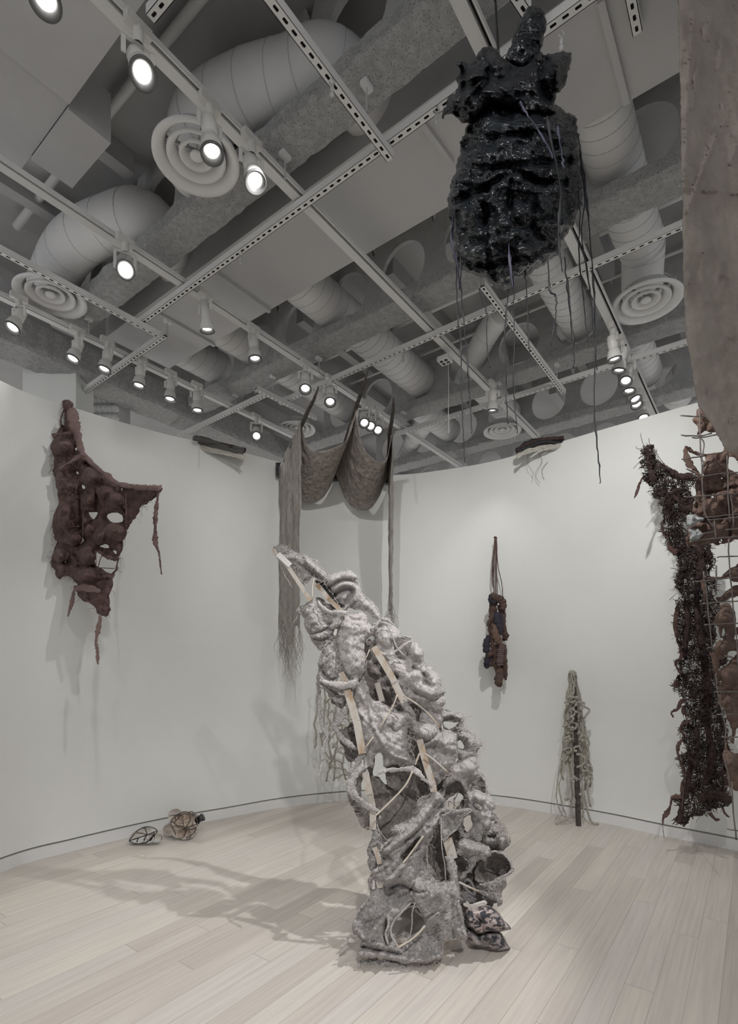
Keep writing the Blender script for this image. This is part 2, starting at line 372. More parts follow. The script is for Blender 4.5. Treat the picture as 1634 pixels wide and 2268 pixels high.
# ---------------------------------------------------------------- perforated rails
def rail(a, b_, lab, z=ZR, w_=.041, pitch=.05, slot=(.028, .013), side=1, h=.041):
    p, q = Vector(a), Vector(b_); p.z = q.z = z; d = (q-p).normalized(); x = Vector((d.y, -d.x, 0)); L_ = (q-p).length
    b = MB(); n = max(1, int(L_/pitch)); pt = L_/n
    for i in range(n):
        c = p+d*(pt*(i+.5)); hl, hw = pt/2, w_/2; sl, sw = slot[0]/2, slot[1]/2; e = sl-sw*.5
        inn = [c+d*(-sl), c+d*(-e)+x*sw, c+d*e+x*sw, c+d*sl, c+d*e-x*sw, c+d*(-e)-x*sw]
        out = [c-d*hl, c-d*hl+x*hw, c+d*hl+x*hw, c+d*hl, c+d*hl-x*hw, c-d*hl-x*hw]
        b.add(inn+out, [(k, (k+1) % 6, 6+(k+1) % 6, 6+k) for k in range(6)])
        b.add([v+Vector((0, 0, .003)) for v in inn+out], [(6+k, 6+(k+1) % 6, (k+1) % 6, k) for k in range(6)])
    up = Vector((0, 0, h/2))
    for sgn in (-1, 1): b.box((p+q)/2+up+x*sgn*(w_/2-.0015), d*L_/2, x*.0015, up)
    o = b.build('perforated_rail', M_white); o.location = (0, 0, 0)
    tag(o, lab, 'rail'); MB().box((p+q)/2+Vector((0, 0, .010)), d*L_/2, x*(w_/2-.003), (0, 0, .001)).build('slot_shade', M_dark, o)  # black strip put above the slots so they look unlit inside
    return o
R_ = lambda x, y, z=ZR: P(x, y, z=z)
def Bl(px, py, px2, z=ZR):   # endpoints of a B-direction line through (px,py) reaching image column px2
    p = P(px, py, z=z); k = (px2-CX)/F; u = (p.x-k*p.y)/(k*GB.y-GB.x); return p, p+GB*u
def Al(px, py, px2, z=ZR):
    p = P(px, py, z=z); k = (px2-CX)/F; u = (p.x-k*p.y)/(k*GA.y-GA.x); return p, p+GA*u
def snap(x0, y0, x1, y1, z=ZR):   # lines that leave the picture run on past its edge
    a, b_ = P(x0, y0, z=z), P(x1, y1, z=z); d = (b_-a).normalized()
    if x0 <= 0 or y0 <= 0: a -= d*1.4
    if y1 <= 0: b_ += d*1.4
    return a, b_
rail(*snap(301, 726, 1303, 0), 'long perforated rail crossing diagonally behind the black bundle')
rail(*snap(171, 881, 366, 746), 'short perforated rail ending at the left wall corner')
rail(*snap(396, 969, 592, 876), 'perforated rail ending above the bundle on the left wall')
rail(*snap(620, 896, 1512, 505), 'perforated rail running past the net poles to the beige cloth')
rail(*snap(877, 965, 1540, 757), 'farthest perforated rail, below the right diffuser')
rail(*snap(589, -10, 864, 355, ZR-.045), 'perforated rail descending from the top edge of the picture', z=ZR-.045)
rail(*snap(0, 560, 352, 747, ZR-.045), 'perforated rail at the left in front of the glaring lamp', z=ZR-.045)
rail(*snap(1068, 636, 1248, 873, ZR-.045), 'perforated rail descending behind the black ribbons', z=ZR-.045)
rail(*snap(566, 864, 700, 930, ZR-.045), 'short perforated rail left of the net poles', z=ZR-.045)
rail(*snap(333, 42, 372, -5, ZR), 'short perforated rail end at the top left', z=ZR)
rail(*snap(1140, -8, 1166, 32, ZR-.045), 'short perforated rail end above the black bundle', z=ZR-.045)
rail(*snap(1395, -10, 1412, 76, ZS-.05), 'pale perforated rail end at the top right', z=ZS-.05)
# ---------------------------------------------------------------- lighting tracks
def track(a, b_, lab, z=ZR+.05, w_=.048):
    p, q = Vector(a), Vector(b_); d = (q-p).normalized(); x = Vector((d.y, -d.x, 0)); L_ = (q-p).length/2; c = (p+q)/2
    t = thing('light_track', lab, 'track', c)
    MB().box(c+Vector((0,0,.02)), d*L_, x*w_/2, (0,0,.02)).build('channel', M_trk, t)
    off = x*(w_/2+.017); b = MB()
    for sg in (-1, 1): b.box(c+off+x*sg*.0125+Vector((0,0,.012)), d*L_, x*.0035, (0,0,.014))
    b.build('power_rail', M_trk, t)
    MB().box(c+off+Vector((0,0,.024)), d*L_, x*.010, (0,0,.002)).build('slot', M_dark, t)
    return t
TZ_ = ZR+.05
track(*snap(210, -5, 1185, 970, TZ_), 'lighting track running diagonally from the top left to the right wall')
track(*snap(0, 371, 1014, 1034, TZ_), 'lighting track passing the glaring lamp towards the net poles')
track(*snap(0, 661, 655, 973, TZ_), 'lighting track above the left wall')
track(*snap(1008, -5, 1447, 925, TZ_), 'lighting track at the right carrying the row of seven lamps')
# seam bars on the soffit
for i, (x0, y0, x1, y1) in enumerate(((1330, 0, 1388, 228), (927, 262, 1000, 362), (475, 603, 597, 690), (351, 695, 475, 765))):
    tag(MB().bar(P(x0, y0, z=ZS-.012), P(x1, y1, z=ZS-.012), .03, .022).build('seam_bar', M_ceil),
        ['thin seam bar on the soffit at the top right', 'thin seam bar on the soffit left of the black bundle',
         'seam bar on the soffit above the lone cone lamp', 'seam bar on the soffit left of the lone cone lamp'][i], 'bar')
# deck ribs in the open bays
k = 0
for s0, s1, ts in ((5.19, 6.25, (-1.2, -.2, .55, 1.55, 2.2, 3.0, 3.9)), (3.70, 4.9, (-.9, .2, 1.0, 1.9, 2.5, 3.55, 4.5)), (6.55, 7.7, (-1, 0, 1, 2, 3, 4)), (1.2, 1.9, (.55, 1.3, 3.4, 4.2))):
    for t_ in ts:
        b = MB().gbox(s0, s1, t_, t_+.09, ZD-.14, ZD-.003)
        b.build('trim_%d' % (10+k), M_deck, kind='structure'); k += 1
for i, (s_, t0, t1, z, r) in enumerate(((4.35, -2, 5, 4.84, .025), (5.75, -2.5, 4.2, 4.8, .025), (3.12, -1.5, 4.9, 4.82, .03), (4.75, -1.8, 3.8, 4.72, .012), (1.62, 1.2, 4.6, 4.86, .028))):
    tag(MB().tube([G(s_, t0, z), G(s_, t1, z)], r, 12).build('conduit_pipe', M_duct, smooth=True),
        ['grey conduit pipe under the deck between the second and third beams', 'grey conduit pipe between the third and fourth beams',
         'grey conduit pipe behind the soffit edge', 'thin cable conduit close in front of the third beam', 'conduit pipe above the nearest diffuser'][i], 'pipe')
# ---------------------------------------------------------------- hanger rods
for i, (x, y) in enumerate(((812, 190), (631, 345), (604, 834), (521, 877), (1233, 808), (1103, 850), (371, 712), (196, 706), (706, 795), (893, 915))):
    lab = ['hanger rod on the nearest beam above the long rails crossing', 'hanger rod on the nearest beam right of the large diffuser',
           'hanger rod over the short rail left of the net', 'small hanger rod left of the net above the left track', 'hanger rod above the crossing of rails right of the ribbons',
           'hanger rod above the lone lamp right of the net', 'hanger rod right of the glaring lamp', 'hanger rod beside the left diffuser',
           'hanger rod in front of the second beam left of the net', 'hanger rod just right of the net poles'][i]
    p = P(x, y, z=ZB-.012); t = thing('hanger_rod', lab, 'hanger', p)
    MB().tube([p, Vector((p.x, p.y, ZR+.03))], .005, 6).build('rod', M_seam, t)
    MB().box(p, GA*.03, GB*.018, (0,0,.012)).build('clamp', M_duct, t)
# small hooks hanging off the rails
for i, (x, y, z) in enumerate(((533, 556, ZR), (1243, 66, ZR-.02), (967, 235, ZR), (735, 172, ZR-.05), (893, 780, ZR))):
    p = P(x, y, z=z); b = MB()
    b.tube([p+Vector((0,0,.0)), p+Vector((.012,0,-.02)), p+Vector((.0,0,-.035)), p+Vector((-.012,0,-.02))], .004, 6)
    b.tube([p+Vector((0,0,-.035)), p+Vector((0,0,-.065))], [.010, .006], 8); b.sphere(p+Vector((0,0,-.075)), .011, 8)
    tag(b.build('cable_hook', M_seam, smooth=True), ['small cable hook hanging from the long rail left of centre', 'small clip hanging right of the black bundle neck',
        'tiny hook on the long rail left of the black bundle', 'tiny clip on the rail from the top edge', 'small hook on the rail right of the tall net pole'][i], 'hook')
# emergency unit with cables
p = P(985, 797, z=ZR-.02); t = thing('junction_box', 'small square junction box with sockets on the track', 'box', p)
MB().box(p, GA*.05, GB*.05, (0,0,.018)).build('housing', M_white, t)
b = MB()
for u in (-1, 1):
    for v in (-1, 1): b.box(p+GA*u*.022+GB*v*.022+Vector((0,0,-.019)), GA*.013, GB*.013, (0,0,.002))
b.build('socket', M_dark, t)
MB().tube(cr([p+Vector((.03,0,0)), p+Vector((.035,.02,-.25)), p+Vector((.03,.0,-.45)), p+Vector((.04,.03,-.62))], 5), .004, 5).build('cable', M_seam, t)
# dimpled acoustic block + boxed column at the left
cx = P(95, 800, d=5.0)
t = thing('boxed_column', 'white boxed column rising behind the left wall corner', 'column', Vector((cx.x, cx.y, 3.3)))
def pxbox(x0, x1, d0, d1, z0, z1): 
    k0, k1 = (x0-CX)/F*d0, (x1-CX)/F*d0
    return MB().abox(k0, k1, d0, d1, z0, z1)
pxbox(50, 76, 5.0, 5.3, 0, 4.94).build('column_shaft', M_wall, t)
pxbox(76, 168, 4.98, 5.3, 0, 4.36).build('column_casing', M_wall, t)
o = P(192, 775, z=4.36); t = thing('acoustic_block', 'dimpled acoustic block right of the boxed column', 'panel', o)
c0 = P(175, 790, d=5.6); W = (260-175)/F*5.6/8
b = MB().abox(c0.x, c0.x+W*8, 5.6, 5.9, 4.05, 4.93); b.build('backing', M_deck, t)
b = MB()
for i in range(8):
    for j in range(8): b.sphere((c0.x+W*(i+.5), 5.6, 4.10+.1*j), .045, 8)
b.build('dimples', M_duct, t, smooth=True)
# ---------------------------------------------------------------- track lamps
def lamp(px, py, aim, lab, z=3.90, rad=.052, group=None, star=False, power=0, cone=False):
    c = P(px, py, z=z); ax = (Vector(aim)-c).normalized()
    piv = c-ax*.13; top = Vector((piv.x, piv.y, TZ_-.0))
    if star: top = top
    t = thing('track_lamp', lab, 'lamp', top, group)
    MB().box(top+Vector((0,0,-.02)), GA*.055, GB*.018, (0,0,.02)).build('adapter', M_lampw, t)
    MB().lathe([(.022, 0), (.022, .07)], top+Vector((0,0,-.10)), n=14).build('stem', M_lampw, t, smooth=True)
    b = MB(); x = Vector((ax.y, -ax.x, 0)); x = x.normalized() if x.length > .05 else GA.copy(); h = top+Vector((0,0,-.095))
    for sg in (-1, 1): b.bar(h+x*sg*.058, piv+x*sg*.058, .007, .018, up=x)
    b.bar(h-x*.061, h+x*.061, .018, .007)
    b.build('yoke', M_lampw, t)
    if cone: pr = [(0, -.20), (.03, -.20), (.032, -.10), (.03, -.09), (.058, 0), (.055, .002)]
    else: pr = [(0, -.19), (.034, -.19), (.038, -.18), (.038, -.11), (.034, -.105), (.034, -.085), (.046, -.07), (rad, -.03), (rad+.003, 0)]
    hs = MB().lathe(pr, c, ax, 26).build('housing', M_lampw, t, smooth=True)
    MB().lathe([(rad+.003, -.010), (rad+.003, .003), (rad*.94, .003), (rad*.62, -.018)], c, ax, 26).build('bezel', M_bez, hs, smooth=True)
    MB().lathe([(rad*.66, -.018), (rad*.4, -.014), (0, -.012)], c, ax, 20).build('lens', M_hot if star else M_lens, hs)
    if power:
        s = spot(c+ax*.02, aim, power, 62 if not star else 75, .8, .03); 
    return t
LP = [
 (100, 5, (-.6,.9,0), 'track lamp cut by the top edge at the upper left', {}),
 (317, 165, (.3,.7,.8), 'track lamp on the near track left of the large diffuser', {}),
 (470, 342, (-.2,2.0,0), 'track lamp hanging over the large diffuser', {'power': 14}),
 (566, 405, (.3,1.4,.5), 'track lamp just right of the large diffuser', {'power': 14}),
 (278, 598, (.05,.1,1.7), 'glaring track lamp pointed straight at the viewer, brightest of all', {'star': True}),
 (26, 728, (-2.9,2.8,1.6), 'track lamp at the left edge below the left diffuser', {'power': 16}),
 (160, 797, (-2.75,3.4,1.4), 'lamp on the left track in front of the boxed column', {'power': 0}),
 (230, 820, (-2.5,3.8,1.4), 'lamp on the left track beside the dimpled block', {'power': 12}),
 (307, 856, (-2.2,4.2,1.2), 'lamp on the left track, third left of the wall bundle', {'power': 0}),
 (376, 886, (-1.9,4.5,1.2), 'lamp on the left track, second left of the wall bundle', {'power': 14}),
 (437, 911, (-1.5,4.8,1.2), 'lamp on the left track directly above the left wall bundle', {'power': 0}),
 (568, 967, (-.6,3.0,1.3), 'bright lamp at the end of the left track above the left bundle', {'power': 10}),
 (459, 733, (-.9,4.3,.2), 'lone cone shaped lamp in front of the soffit', {'cone': True}),
 (565, 797, (-.5,4.0,.4), 'lamp on the middle track right of the lone cone lamp', {'power': 8}),
 (676, 863, (-.4,3.2,.6), 'dark rimmed lamp left of the left net pole tip', {'power': 10}),
 (731, 892, (-.2,3.2,.4), 'lamp between the left and tall net poles', {'power': 8}),
 (807, 938, (.3,2.9,.9), 'leftmost of three bright lamps seen past the net', {}),
 (821, 945, (.3,2.9,.9), 'middle of three bright lamps seen past the net', {}),
 (837, 954, (.3,2.9,.9), 'rightmost of three bright lamps seen past the net', {}),
 (1090, 911, (1.2,5.3,1.7), 'lone lamp between the net and the small far diffuser', {'power': 12}),
 (1361, 798, (2.3,4.2,1.2), 'first and topmost lamp of the right row of seven', {'power': 10}),
 (1370, 823, (1.6,4.6,1.0), 'second lamp from the top of the right row of seven', {}),
 (1385, 846, (1.2,3.4,1.0), 'third lamp from the top of the right row of seven', {'power': 12}),
 (1393, 868, (1.9,4.4,.6), 'fourth lamp from the top of the right row of seven', {}),
 (1408, 886, (2.9,3.7,1.2), 'fifth lamp from the top of the right row of seven', {}),
 (1410, 898, (2.4,3.7,1.0), 'sixth lamp from the top of the right row of seven', {}),
 (1425, 927, (2.4,3.9,.8), 'lowest lamp of the right row of seven, at the wall top', {'power': 14})]
LAMPS = [lamp(x, y, a, l, **k) for x, y, a, l, k in LP]
# ---------------------------------------------------------------- cloth sheets with real depth, folds, holes and thickness
def Zt(ox, oy, span, pts, n=1634.0): k = span/n; return [(ox+x*k, oy+y*k) for x, y in pts]
Z1 = lambda *p: Zt(590, 1190, 320, p)
Z2 = lambda *p: Zt(680, 1440, 320, p)
Z3 = lambda *p: Zt(840, 1440, 320, p)
Z4 = lambda *p: Zt(740, 1700, 320, p)
Z5 = lambda *p: Zt(900, 1700, 260, p)
Z6 = lambda *p: Zt(740, 1860, 320, p)
Z7 = lambda *p: Zt(960, 1900, 200, p)
LAT = rng.rand(256, 256)
def vnoise(x, y):
    xi = np.floor(x).astype(int); yi = np.floor(y).astype(int); fx = x-xi; fy = y-yi
    fx = fx*fx*fx*(fx*(fx*6-15)+10); fy = fy*fy*fy*(fy*(fy*6-15)+10)
    g = lambda a, b: LAT[a % 256, b % 256]
    return (g(xi, yi)*(1-fx)+g(xi+1, yi)*fx)*(1-fy)+(g(xi, yi+1)*(1-fx)+g(xi+1, yi+1)*fx)*fy-.5
def fbm(x, y, oct_=4, seed=0, ridged=False, gain=.55):
    s = np.zeros_like(x, float); a = 1; f = 1
    for o in range(oct_):
        n = vnoise(x*f+seed*17.3+o*31.7, y*f+seed*9.1+o*11.9)*2
        s += a*((np.clip(1-np.abs(n)*2.0, 0, 1)**1.6-.4)*1.1 if ridged else n); a *= (.68 if ridged else gain); f *= 2.03
    return s
def inside(poly, x, y):
    c = np.zeros(x.shape, bool); n = len(poly)
    for i in range(n):
        x0, y0 = poly[i]; x1, y1 = poly[(i+1) % n]
        if y0 == y1: continue
        k = ((y0 > y) != (y1 > y)) & (x < (x1-x0)*(y-y0)/(y1-y0)+x0); c ^= k
    return c
def near(polys, x, y, closed=True):   # distance to and nearest point on polylines
    bd = np.full(x.shape, 1e9); bx = x.copy(); by = y.copy()
    for poly in polys:
        n = len(poly)
        for i in range(n if closed else n-1):
            x0, y0 = poly[i]; x1, y1 = poly[(i+1) % n]; dx, dy = x1-x0, y1-y0; l = dx*dx+dy*dy+1e-9
            t = np.clip(((x-x0)*dx+(y-y0)*dy)/l, 0, 1); qx, qy = x0+t*dx, y0+t*dy
            d = np.hypot(x-qx, y-qy); k = d < bd; bd[k] = d[k]; bx[k] = qx[k]; by[k] = qy[k]
    return bd, bx, by
def rough(poly, amp=1.5, step=4, seed=1, closed=True):   # torn edge
    r = random.Random(seed); out = []; n = len(poly); ph = [r.uniform(0, 6.28) for _ in range(4)]; s_ = 0
    for i in range(n if closed else n-1):
        x0, y0 = poly[i]; x1, y1 = poly[(i+1) % n]; l = math.hypot(x1-x0, y1-y0); m = max(1, int(l/step))
        for k in range(m):
            t = k/m; j = 0 if k == 0 else 1; s_ += 1; lo = amp*1.3*(math.sin(s_*.55+ph[0])+.7*math.sin(s_*1.27+ph[1])+.5*math.sin(s_*.23+ph[2])); nx, ny = -(y1-y0)/(l+1e-6)*lo, (x1-x0)/(l+1e-6)*lo
            out.append((x0+(x1-x0)*t+nx+r.gauss(0, amp)*j, y0+(y1-y0)*t+ny+r.gauss(0, amp)*j))
    return out
def smooth2(poly, n=3, closed=True):
    return [(v.x, v.y) for v in cr([Vector((a, b, 0)) for a, b in poly], n, closed)]
def cloth(name, outline, m, parent, depth, holes=(), step=4.0, bul=(), rid=(), noise=(.012, 40), wr=(.004, 14), aniso=None,
          curl=None, thick=.004, edge=1.2, seed=0, blob=None, sm=True, rounded=True, rim=None):
    if m in (M_pl_ref.get('a'), M_pl_ref.get('b')): rim = .0035; wr = (wr[0]*1.7, wr[1]*1.3); aniso = aniso or (115+seed*13 % 40-20, 3.0); step *= .8
    if m is M_pl_ref.get('c'): rim = .004; wr = (wr[0]*1.8, wr[1]*1.4); aniso = (40, 2.5)
    if rounded: outline = smooth2(outline, 3); holes = [smooth2(h, 3) for h in holes]
    outline = rough(outline, edge, 3.2, seed+1); holes = [rough(h, edge*.8, 4, seed+5+i) for i, h in enumerate(holes)]
    ax = [p[0] for p in outline]; ay = [p[1] for p in outline]
    X, Y = np.meshgrid(np.arange(min(ax)-step, max(ax)+2*step, step), np.arange(min(ay)-step, max(ay)+2*step, step))
    X = X+rng.uniform(-.18, .18, X.shape)*step; Y = Y+rng.uniform(-.18, .18, Y.shape)*step
    ins = inside(outline, X, Y)
    for h in holes: ins &= ~inside(h, X, Y)
    out = ~ins
    adj = np.zeros_like(ins)   # outside corners of kept quads
    qk = ins[:-1, :-1] | ins[1:, :-1] | ins[:-1, 1:] | ins[1:, 1:]
    keep = np.zeros_like(ins); keep[:-1, :-1] |= qk; keep[1:, :-1] |= qk; keep[:-1, 1:] |= qk; keep[1:, 1:] |= qk
    bnd = keep & out
    polys = [outline]+list(holes)
    if bnd.any():
        _, qx, qy = near(polys, X[bnd], Y[bnd]); X[bnd] = qx; Y[bnd] = qy
    idx = -np.ones(X.shape, int); idx[keep] = np.arange(keep.sum())
    x = X[keep]; y = Y[keep]; isb = bnd[keep]
    de, _, _ = near(polys, x, y); de[isb] = 0
    D = np.array(depth(x, y), float)*np.ones_like(x)
    N = np.zeros_like(x)
    if noise: N += noise[0]*fbm(x/noise[1], y/noise[1], 3, seed)
    if wr:
        u, v = x, y
        if aniso: a = math.radians(aniso[0]); u = (x*math.cos(a)+y*math.sin(a))/aniso[1]; v = -x*math.sin(a)+y*math.cos(a)
        wx = fbm(x/35, y/35, 2, seed+3)*.9
        N += wr[0]*fbm(u/wr[1]+wx, v/wr[1]+wx, 4, seed+9, ridged=True)
    for b in bul:
        cx_, cy_, rx, ry, am = b[:5]; a = math.radians(b[5]) if len(b) > 5 else 0
        dx, dy = x-cx_, y-cy_; u = dx*math.cos(a)+dy*math.sin(a); v = -dx*math.sin(a)+dy*math.cos(a)
        q = (u/rx)**2+(v/ry)**2; N += am*np.exp(-q*1.2)
    for pts, w_, am in rid:
        d, _, _ = near([smooth2(pts, 3, False)], x, y, False); N += am*np.exp(-(d/w_)**2)
    if curl: N -= curl[0]*np.exp(-de/curl[1])
    q = len(idx[keep]); quads = np.argwhere(qk); fs = []
    for i, j in quads: fs.append((idx[i, j], idx[i+1, j], idx[i+1, j+1], idx[i, j+1]))
    def world(D_):
        return np.stack([(x-CX)/F*D_, D_, EYE+(HZ-y)/F*D_], 1)
    if blob:   # (front radius m, rounding px, back factor)
        R, rp, bf = blob; o = R*np.sqrt(np.clip(1-(1-np.clip(de/rp, 0, 1))**2, 0, 1)); tp = np.clip(de/6, 0, 1)
        A = world(D-o-N*tp); B = world(D+o*bf+N*tp*.5); n0 = len(A)
        vs = np.concatenate([A, B]); mp_ = {i: (i if isb[i] else i+n0) for i in range(n0)}
        fs2 = [tuple(mp_[k] for k in f)[::-1] for f in fs]; V = vs.tolist(); Fc = fs+[f for f in fs2 if len(set(f)) > 2]
        me_f = [f for f in Fc if not all(k < n0 and isb[k] for k in f)]
        mb = MB(); mb.v = V; mb.f = me_f; o_ = mb.build(name, m, parent, smooth=sm)
    else:
        W = world(D-N)
        mb = MB(); mb.v = W.tolist(); mb.f = fs; o_ = mb.build(name, m, parent, smooth=sm)
    bm_clean(o_)
    if rim:
        mb = MB(); rr = random.Random(seed)
        for pl in polys:
            xs_ = np.array([p[0] for p in pl][::2]); ys_ = np.array([p[1] for p in pl][::2])
            if len(xs_) < 4: continue
            W_ = np.array(depth(xs_, ys_), float)*np.ones_like(xs_)-(noise[0]*fbm(xs_/noise[1], ys_/noise[1], 3, seed) if noise else 0)+(curl[0] if curl else 0)
            pt = [P(a, b, d=c+rr.gauss(0, .003)) for a, b, c in zip(xs_, ys_, W_)]; pt.append(pt[0])
            mb.tube(pt, [max(.0015, rr.gauss(rim, rim*.4)) for _ in pt], 6)
        mb.build('torn_rim', m, parent, smooth=True)
    if not blob and thick:
        s = o_.modifiers.new('thickness', 'SOLIDIFY'); s.thickness = thick; s.offset = 0
    return o_
import bmesh
def bm_clean(o):
    bm = bmesh.new(); bm.from_mesh(o.data); bmesh.ops.remove_doubles(bm, verts=bm.verts, dist=.00005)
    lo = [v for v in bm.verts if not v.link_faces]
    if lo: bmesh.ops.delete(bm, geom=lo, context='VERTS')
    bmesh.ops.recalc_face_normals(bm, faces=bm.faces)
    for f in bm.faces: f.smooth = True
    bm.to_mesh(o.data); bm.free()
M_pl_ref = {}
def path(pts, depth, n=5, jit=0, seed=0):
    q = cr([Vector((a, b, 0)) for a, b in pts], n) if n > 1 else [Vector((a, b, 0)) for a, b in pts]
    r = random.Random(seed); out = []
    for i, v in enumerate(q):
        dd = depth(np.array([v.x]), np.array([v.y])) if callable(depth) else depth
        dd = float(np.asarray(dd).ravel()[0]) if not hasattr(dd, '__len__') or len(np.asarray(dd).ravel()) == 1 else dd[0]+(dd[1]-dd[0])*i/(len(q)-1)
        p = P(v.x, v.y, d=dd)
        if jit: p += Vector([r.gauss(0, jit) for _ in range(3)])
        out.append(p)
    return out
def strand(name, pts, depth, r, m, parent, n=5, jit=0, seed=0, sides=8, rj=.15, taper=None):
    c = path(pts, depth, n, jit, seed); q = random.Random(seed+3); k = len(c)
    R = [r*(1+q.uniform(-rj, rj))*(1 if not taper else taper(i/(k-1))) for i in range(k)]
    return MB().tube(c, R, sides).build(name, m, parent, smooth=True)
def strap(name, pts, widths, depth, m, parent, seed=0, twist=.5, thick=.005, n=5):   # torn flat strip with lumpy section
    c = path(pts, depth, n, .001, seed); k = len(c); q = random.Random(seed); mb = MB(); vs = []; S = 10
    for i in range(k):
        T = (c[min(i+1, k-1)]-c[max(i-1, 0)]).normalized(); sx = T.cross(Vector((0, 1, 0)))
        sx = sx.normalized() if sx.length > 1e-4 else Vector((1, 0, 0)); sy = sx.cross(T)
        t = i/(k-1)*(len(widths)-1); j = min(int(t), len(widths)-2); w_ = (widths[j]+(widths[j+1]-widths[j])*(t-j))*(1+q.uniform(-.28, .28))
        a0 = twist*math.sin(i*.35+seed)
        for s in range(S):
            a = 2*math.pi*s/S; u = math.cos(a)*w_/2; v = math.sin(a)*(thick*(.7+.6*abs(math.sin(s*2.3+i*.4)))+w_*.07)
            vs.append(c[i]+sx*(u*math.cos(a0)-v*math.sin(a0))+sy*(u*math.sin(a0)+v*math.cos(a0)))
    fs = [(i*S+s, i*S+(s+1) % S, (i+1)*S+(s+1) % S, (i+1)*S+s) for i in range(k-1) for s in range(S)]
    fs += [tuple(range(S-1, -1, -1)), tuple((k-1)*S+s for s in range(S))]
    return mb.add(vs, fs).build(name, m, parent, smooth=True)
def threads(name, spots, depth, m, parent, seed=0, L=(8, 26), r=.0009, down=.6, spread=1.6):
    q = random.Random(seed); mb = MB()
    for (x, y) in spots:
        a = q.uniform(-math.pi, math.pi); l = q.uniform(*L); cx_, cy_ = x, y; pts = [(x, y)]
        for k in range(4):
            a += q.uniform(-spread, spread)*.5; cx_ += math.cos(a)*l/4; cy_ += math.sin(a)*l/4*(1)+down*l/4; pts.append((cx_, cy_))
        mb.tube(path(pts, depth, 2, .002, q.random()), [r]*3+[r*.7]*(2*4+1-3), 3)
    o = mb.build(name, m, parent, smooth=True); o['kind'] = 'stuff'; return o
def along(poly, n, seed=0, closed=True):
    q = random.Random(seed); seg = []; m = len(poly)
    for i in range(m if closed else m-1):
        a, b = poly[i], poly[(i+1) % m]; seg.append((math.hypot(b[0]-a[0], b[1]-a[1]), a, b))
    tot = sum(s[0] for s in seg); out = []
    for _ in range(n):
        t = q.uniform(0, tot)
        for l, a, b in seg:
            if t <= l: out.append((a[0]+(b[0]-a[0])*t/l, a[1]+(b[1]-a[1])*t/l)); break
            t -= l
    return out
# ---------------------------------------------------------------- central plastered burlap sculpture
M_pl = mat('plaster_burlap', (.50, .465, .45), .95, (.74, .71, .69), 90, bump=.009, bs=240, ramp=(.40, .60), speck=((.12, .10, .095), 210, .66), bd=5)
M_pl2 = mat('plaster_burlap_coarse', (.44, .41, .395), .95, (.72, .69, .67), 80, bump=.012, bs=200, ramp=(.40, .60), speck=((.09, .08, .07), 170, .62), bd=5)
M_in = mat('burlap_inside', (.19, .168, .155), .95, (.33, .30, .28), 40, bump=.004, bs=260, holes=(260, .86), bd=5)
M_pl_ref['a'] = M_pl; M_pl_ref['b'] = M_pl2
M_slat = mat('weathered_slat', (.44, .41, .37), .8, (.34, .23, .14), 16, ramp=(.48, .64), bump=.001, bs=120, stretch=(1, 1, .35))
M_reed = mat('pale_reed', (.52, .47, .39), .5)
M_thr = mat('jute_thread', (.52, .48, .45), .9)
def D0(x, y): return 2.60+(2130-y)/915*.38+0*x
def Doff(o): return lambda x, y: D0(x, y)+o
SC = thing('plaster_burlap_sculpture', 'tall leaning openwork sculpture of grey plastered burlap over wooden slats standing on the floor', 'sculpture', P(940, 2110, z=0))
# --- back shell, convex away from the viewer
AX = lambda y: 612+(y-1215)*.40   # rough axis column
def Dback(x, y):
    c = 700+(y-1300)*.30; hw = 40+(y-1215)*.16
    u = np.clip((x-c)/hw, -1, 1); return D0(x, y)+.10+(.10+(y-1215)/915*.38)*np.sqrt(1-u*u*.92)
back = Z1((560,690),(860,880),(1150,1150),(1330,1150))+[(905,1420),(925,1480),(930,1540)]+[(960,1600),(985,1650),(1000,1720),(1040,1760),(1090,1850),(1110,1930),(1090,2010),(1030,2060),(960,2085),(860,2090),(850,2000),(845,1900),(845,1850)]+Z4((420,700),(400,640),(420,400),(400,100))+[(812,1680),(795,1600),(780,1520),(745,1400)]
bh = [Z2((790,1150),(830,1140),(870,1230),(880,1310),(900,1400),(915,1545),(850,1500),(790,1440),(750,1400),(755,1200)),
      Z5((530,500),(620,400),(700,330),(770,360),(790,430),(700,560),(680,600),(600,620),(530,600)),
      Z5((870,310),(940,300),(1010,320),(1080,370),(1060,430),(940,380),(880,350)),
      Z5((780,700),(880,660),(920,720),(930,820),(840,910),(790,880)),
      Z3((870,1000),(930,1020),(970,1090),(960,1140),(880,1110)),
      Z6((890,735),(950,760),(990,850),(940,925),(860,870),(800,810)),
      Z2((1290,680),(1340,690),(1320,760),(1280,800))]
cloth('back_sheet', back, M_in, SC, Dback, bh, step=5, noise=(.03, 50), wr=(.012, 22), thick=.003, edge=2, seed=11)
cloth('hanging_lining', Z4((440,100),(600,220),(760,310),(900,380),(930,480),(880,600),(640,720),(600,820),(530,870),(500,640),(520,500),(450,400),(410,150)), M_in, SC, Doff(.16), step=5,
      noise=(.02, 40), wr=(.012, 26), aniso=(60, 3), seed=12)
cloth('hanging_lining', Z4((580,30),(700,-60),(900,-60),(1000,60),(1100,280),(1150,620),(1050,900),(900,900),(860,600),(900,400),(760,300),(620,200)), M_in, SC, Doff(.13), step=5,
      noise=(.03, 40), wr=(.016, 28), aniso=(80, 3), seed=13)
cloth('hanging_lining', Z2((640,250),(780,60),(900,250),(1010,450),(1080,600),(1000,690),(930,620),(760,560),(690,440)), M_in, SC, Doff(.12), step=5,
      noise=(.03, 30), wr=(.016, 24), aniso=(60, 3), seed=14)
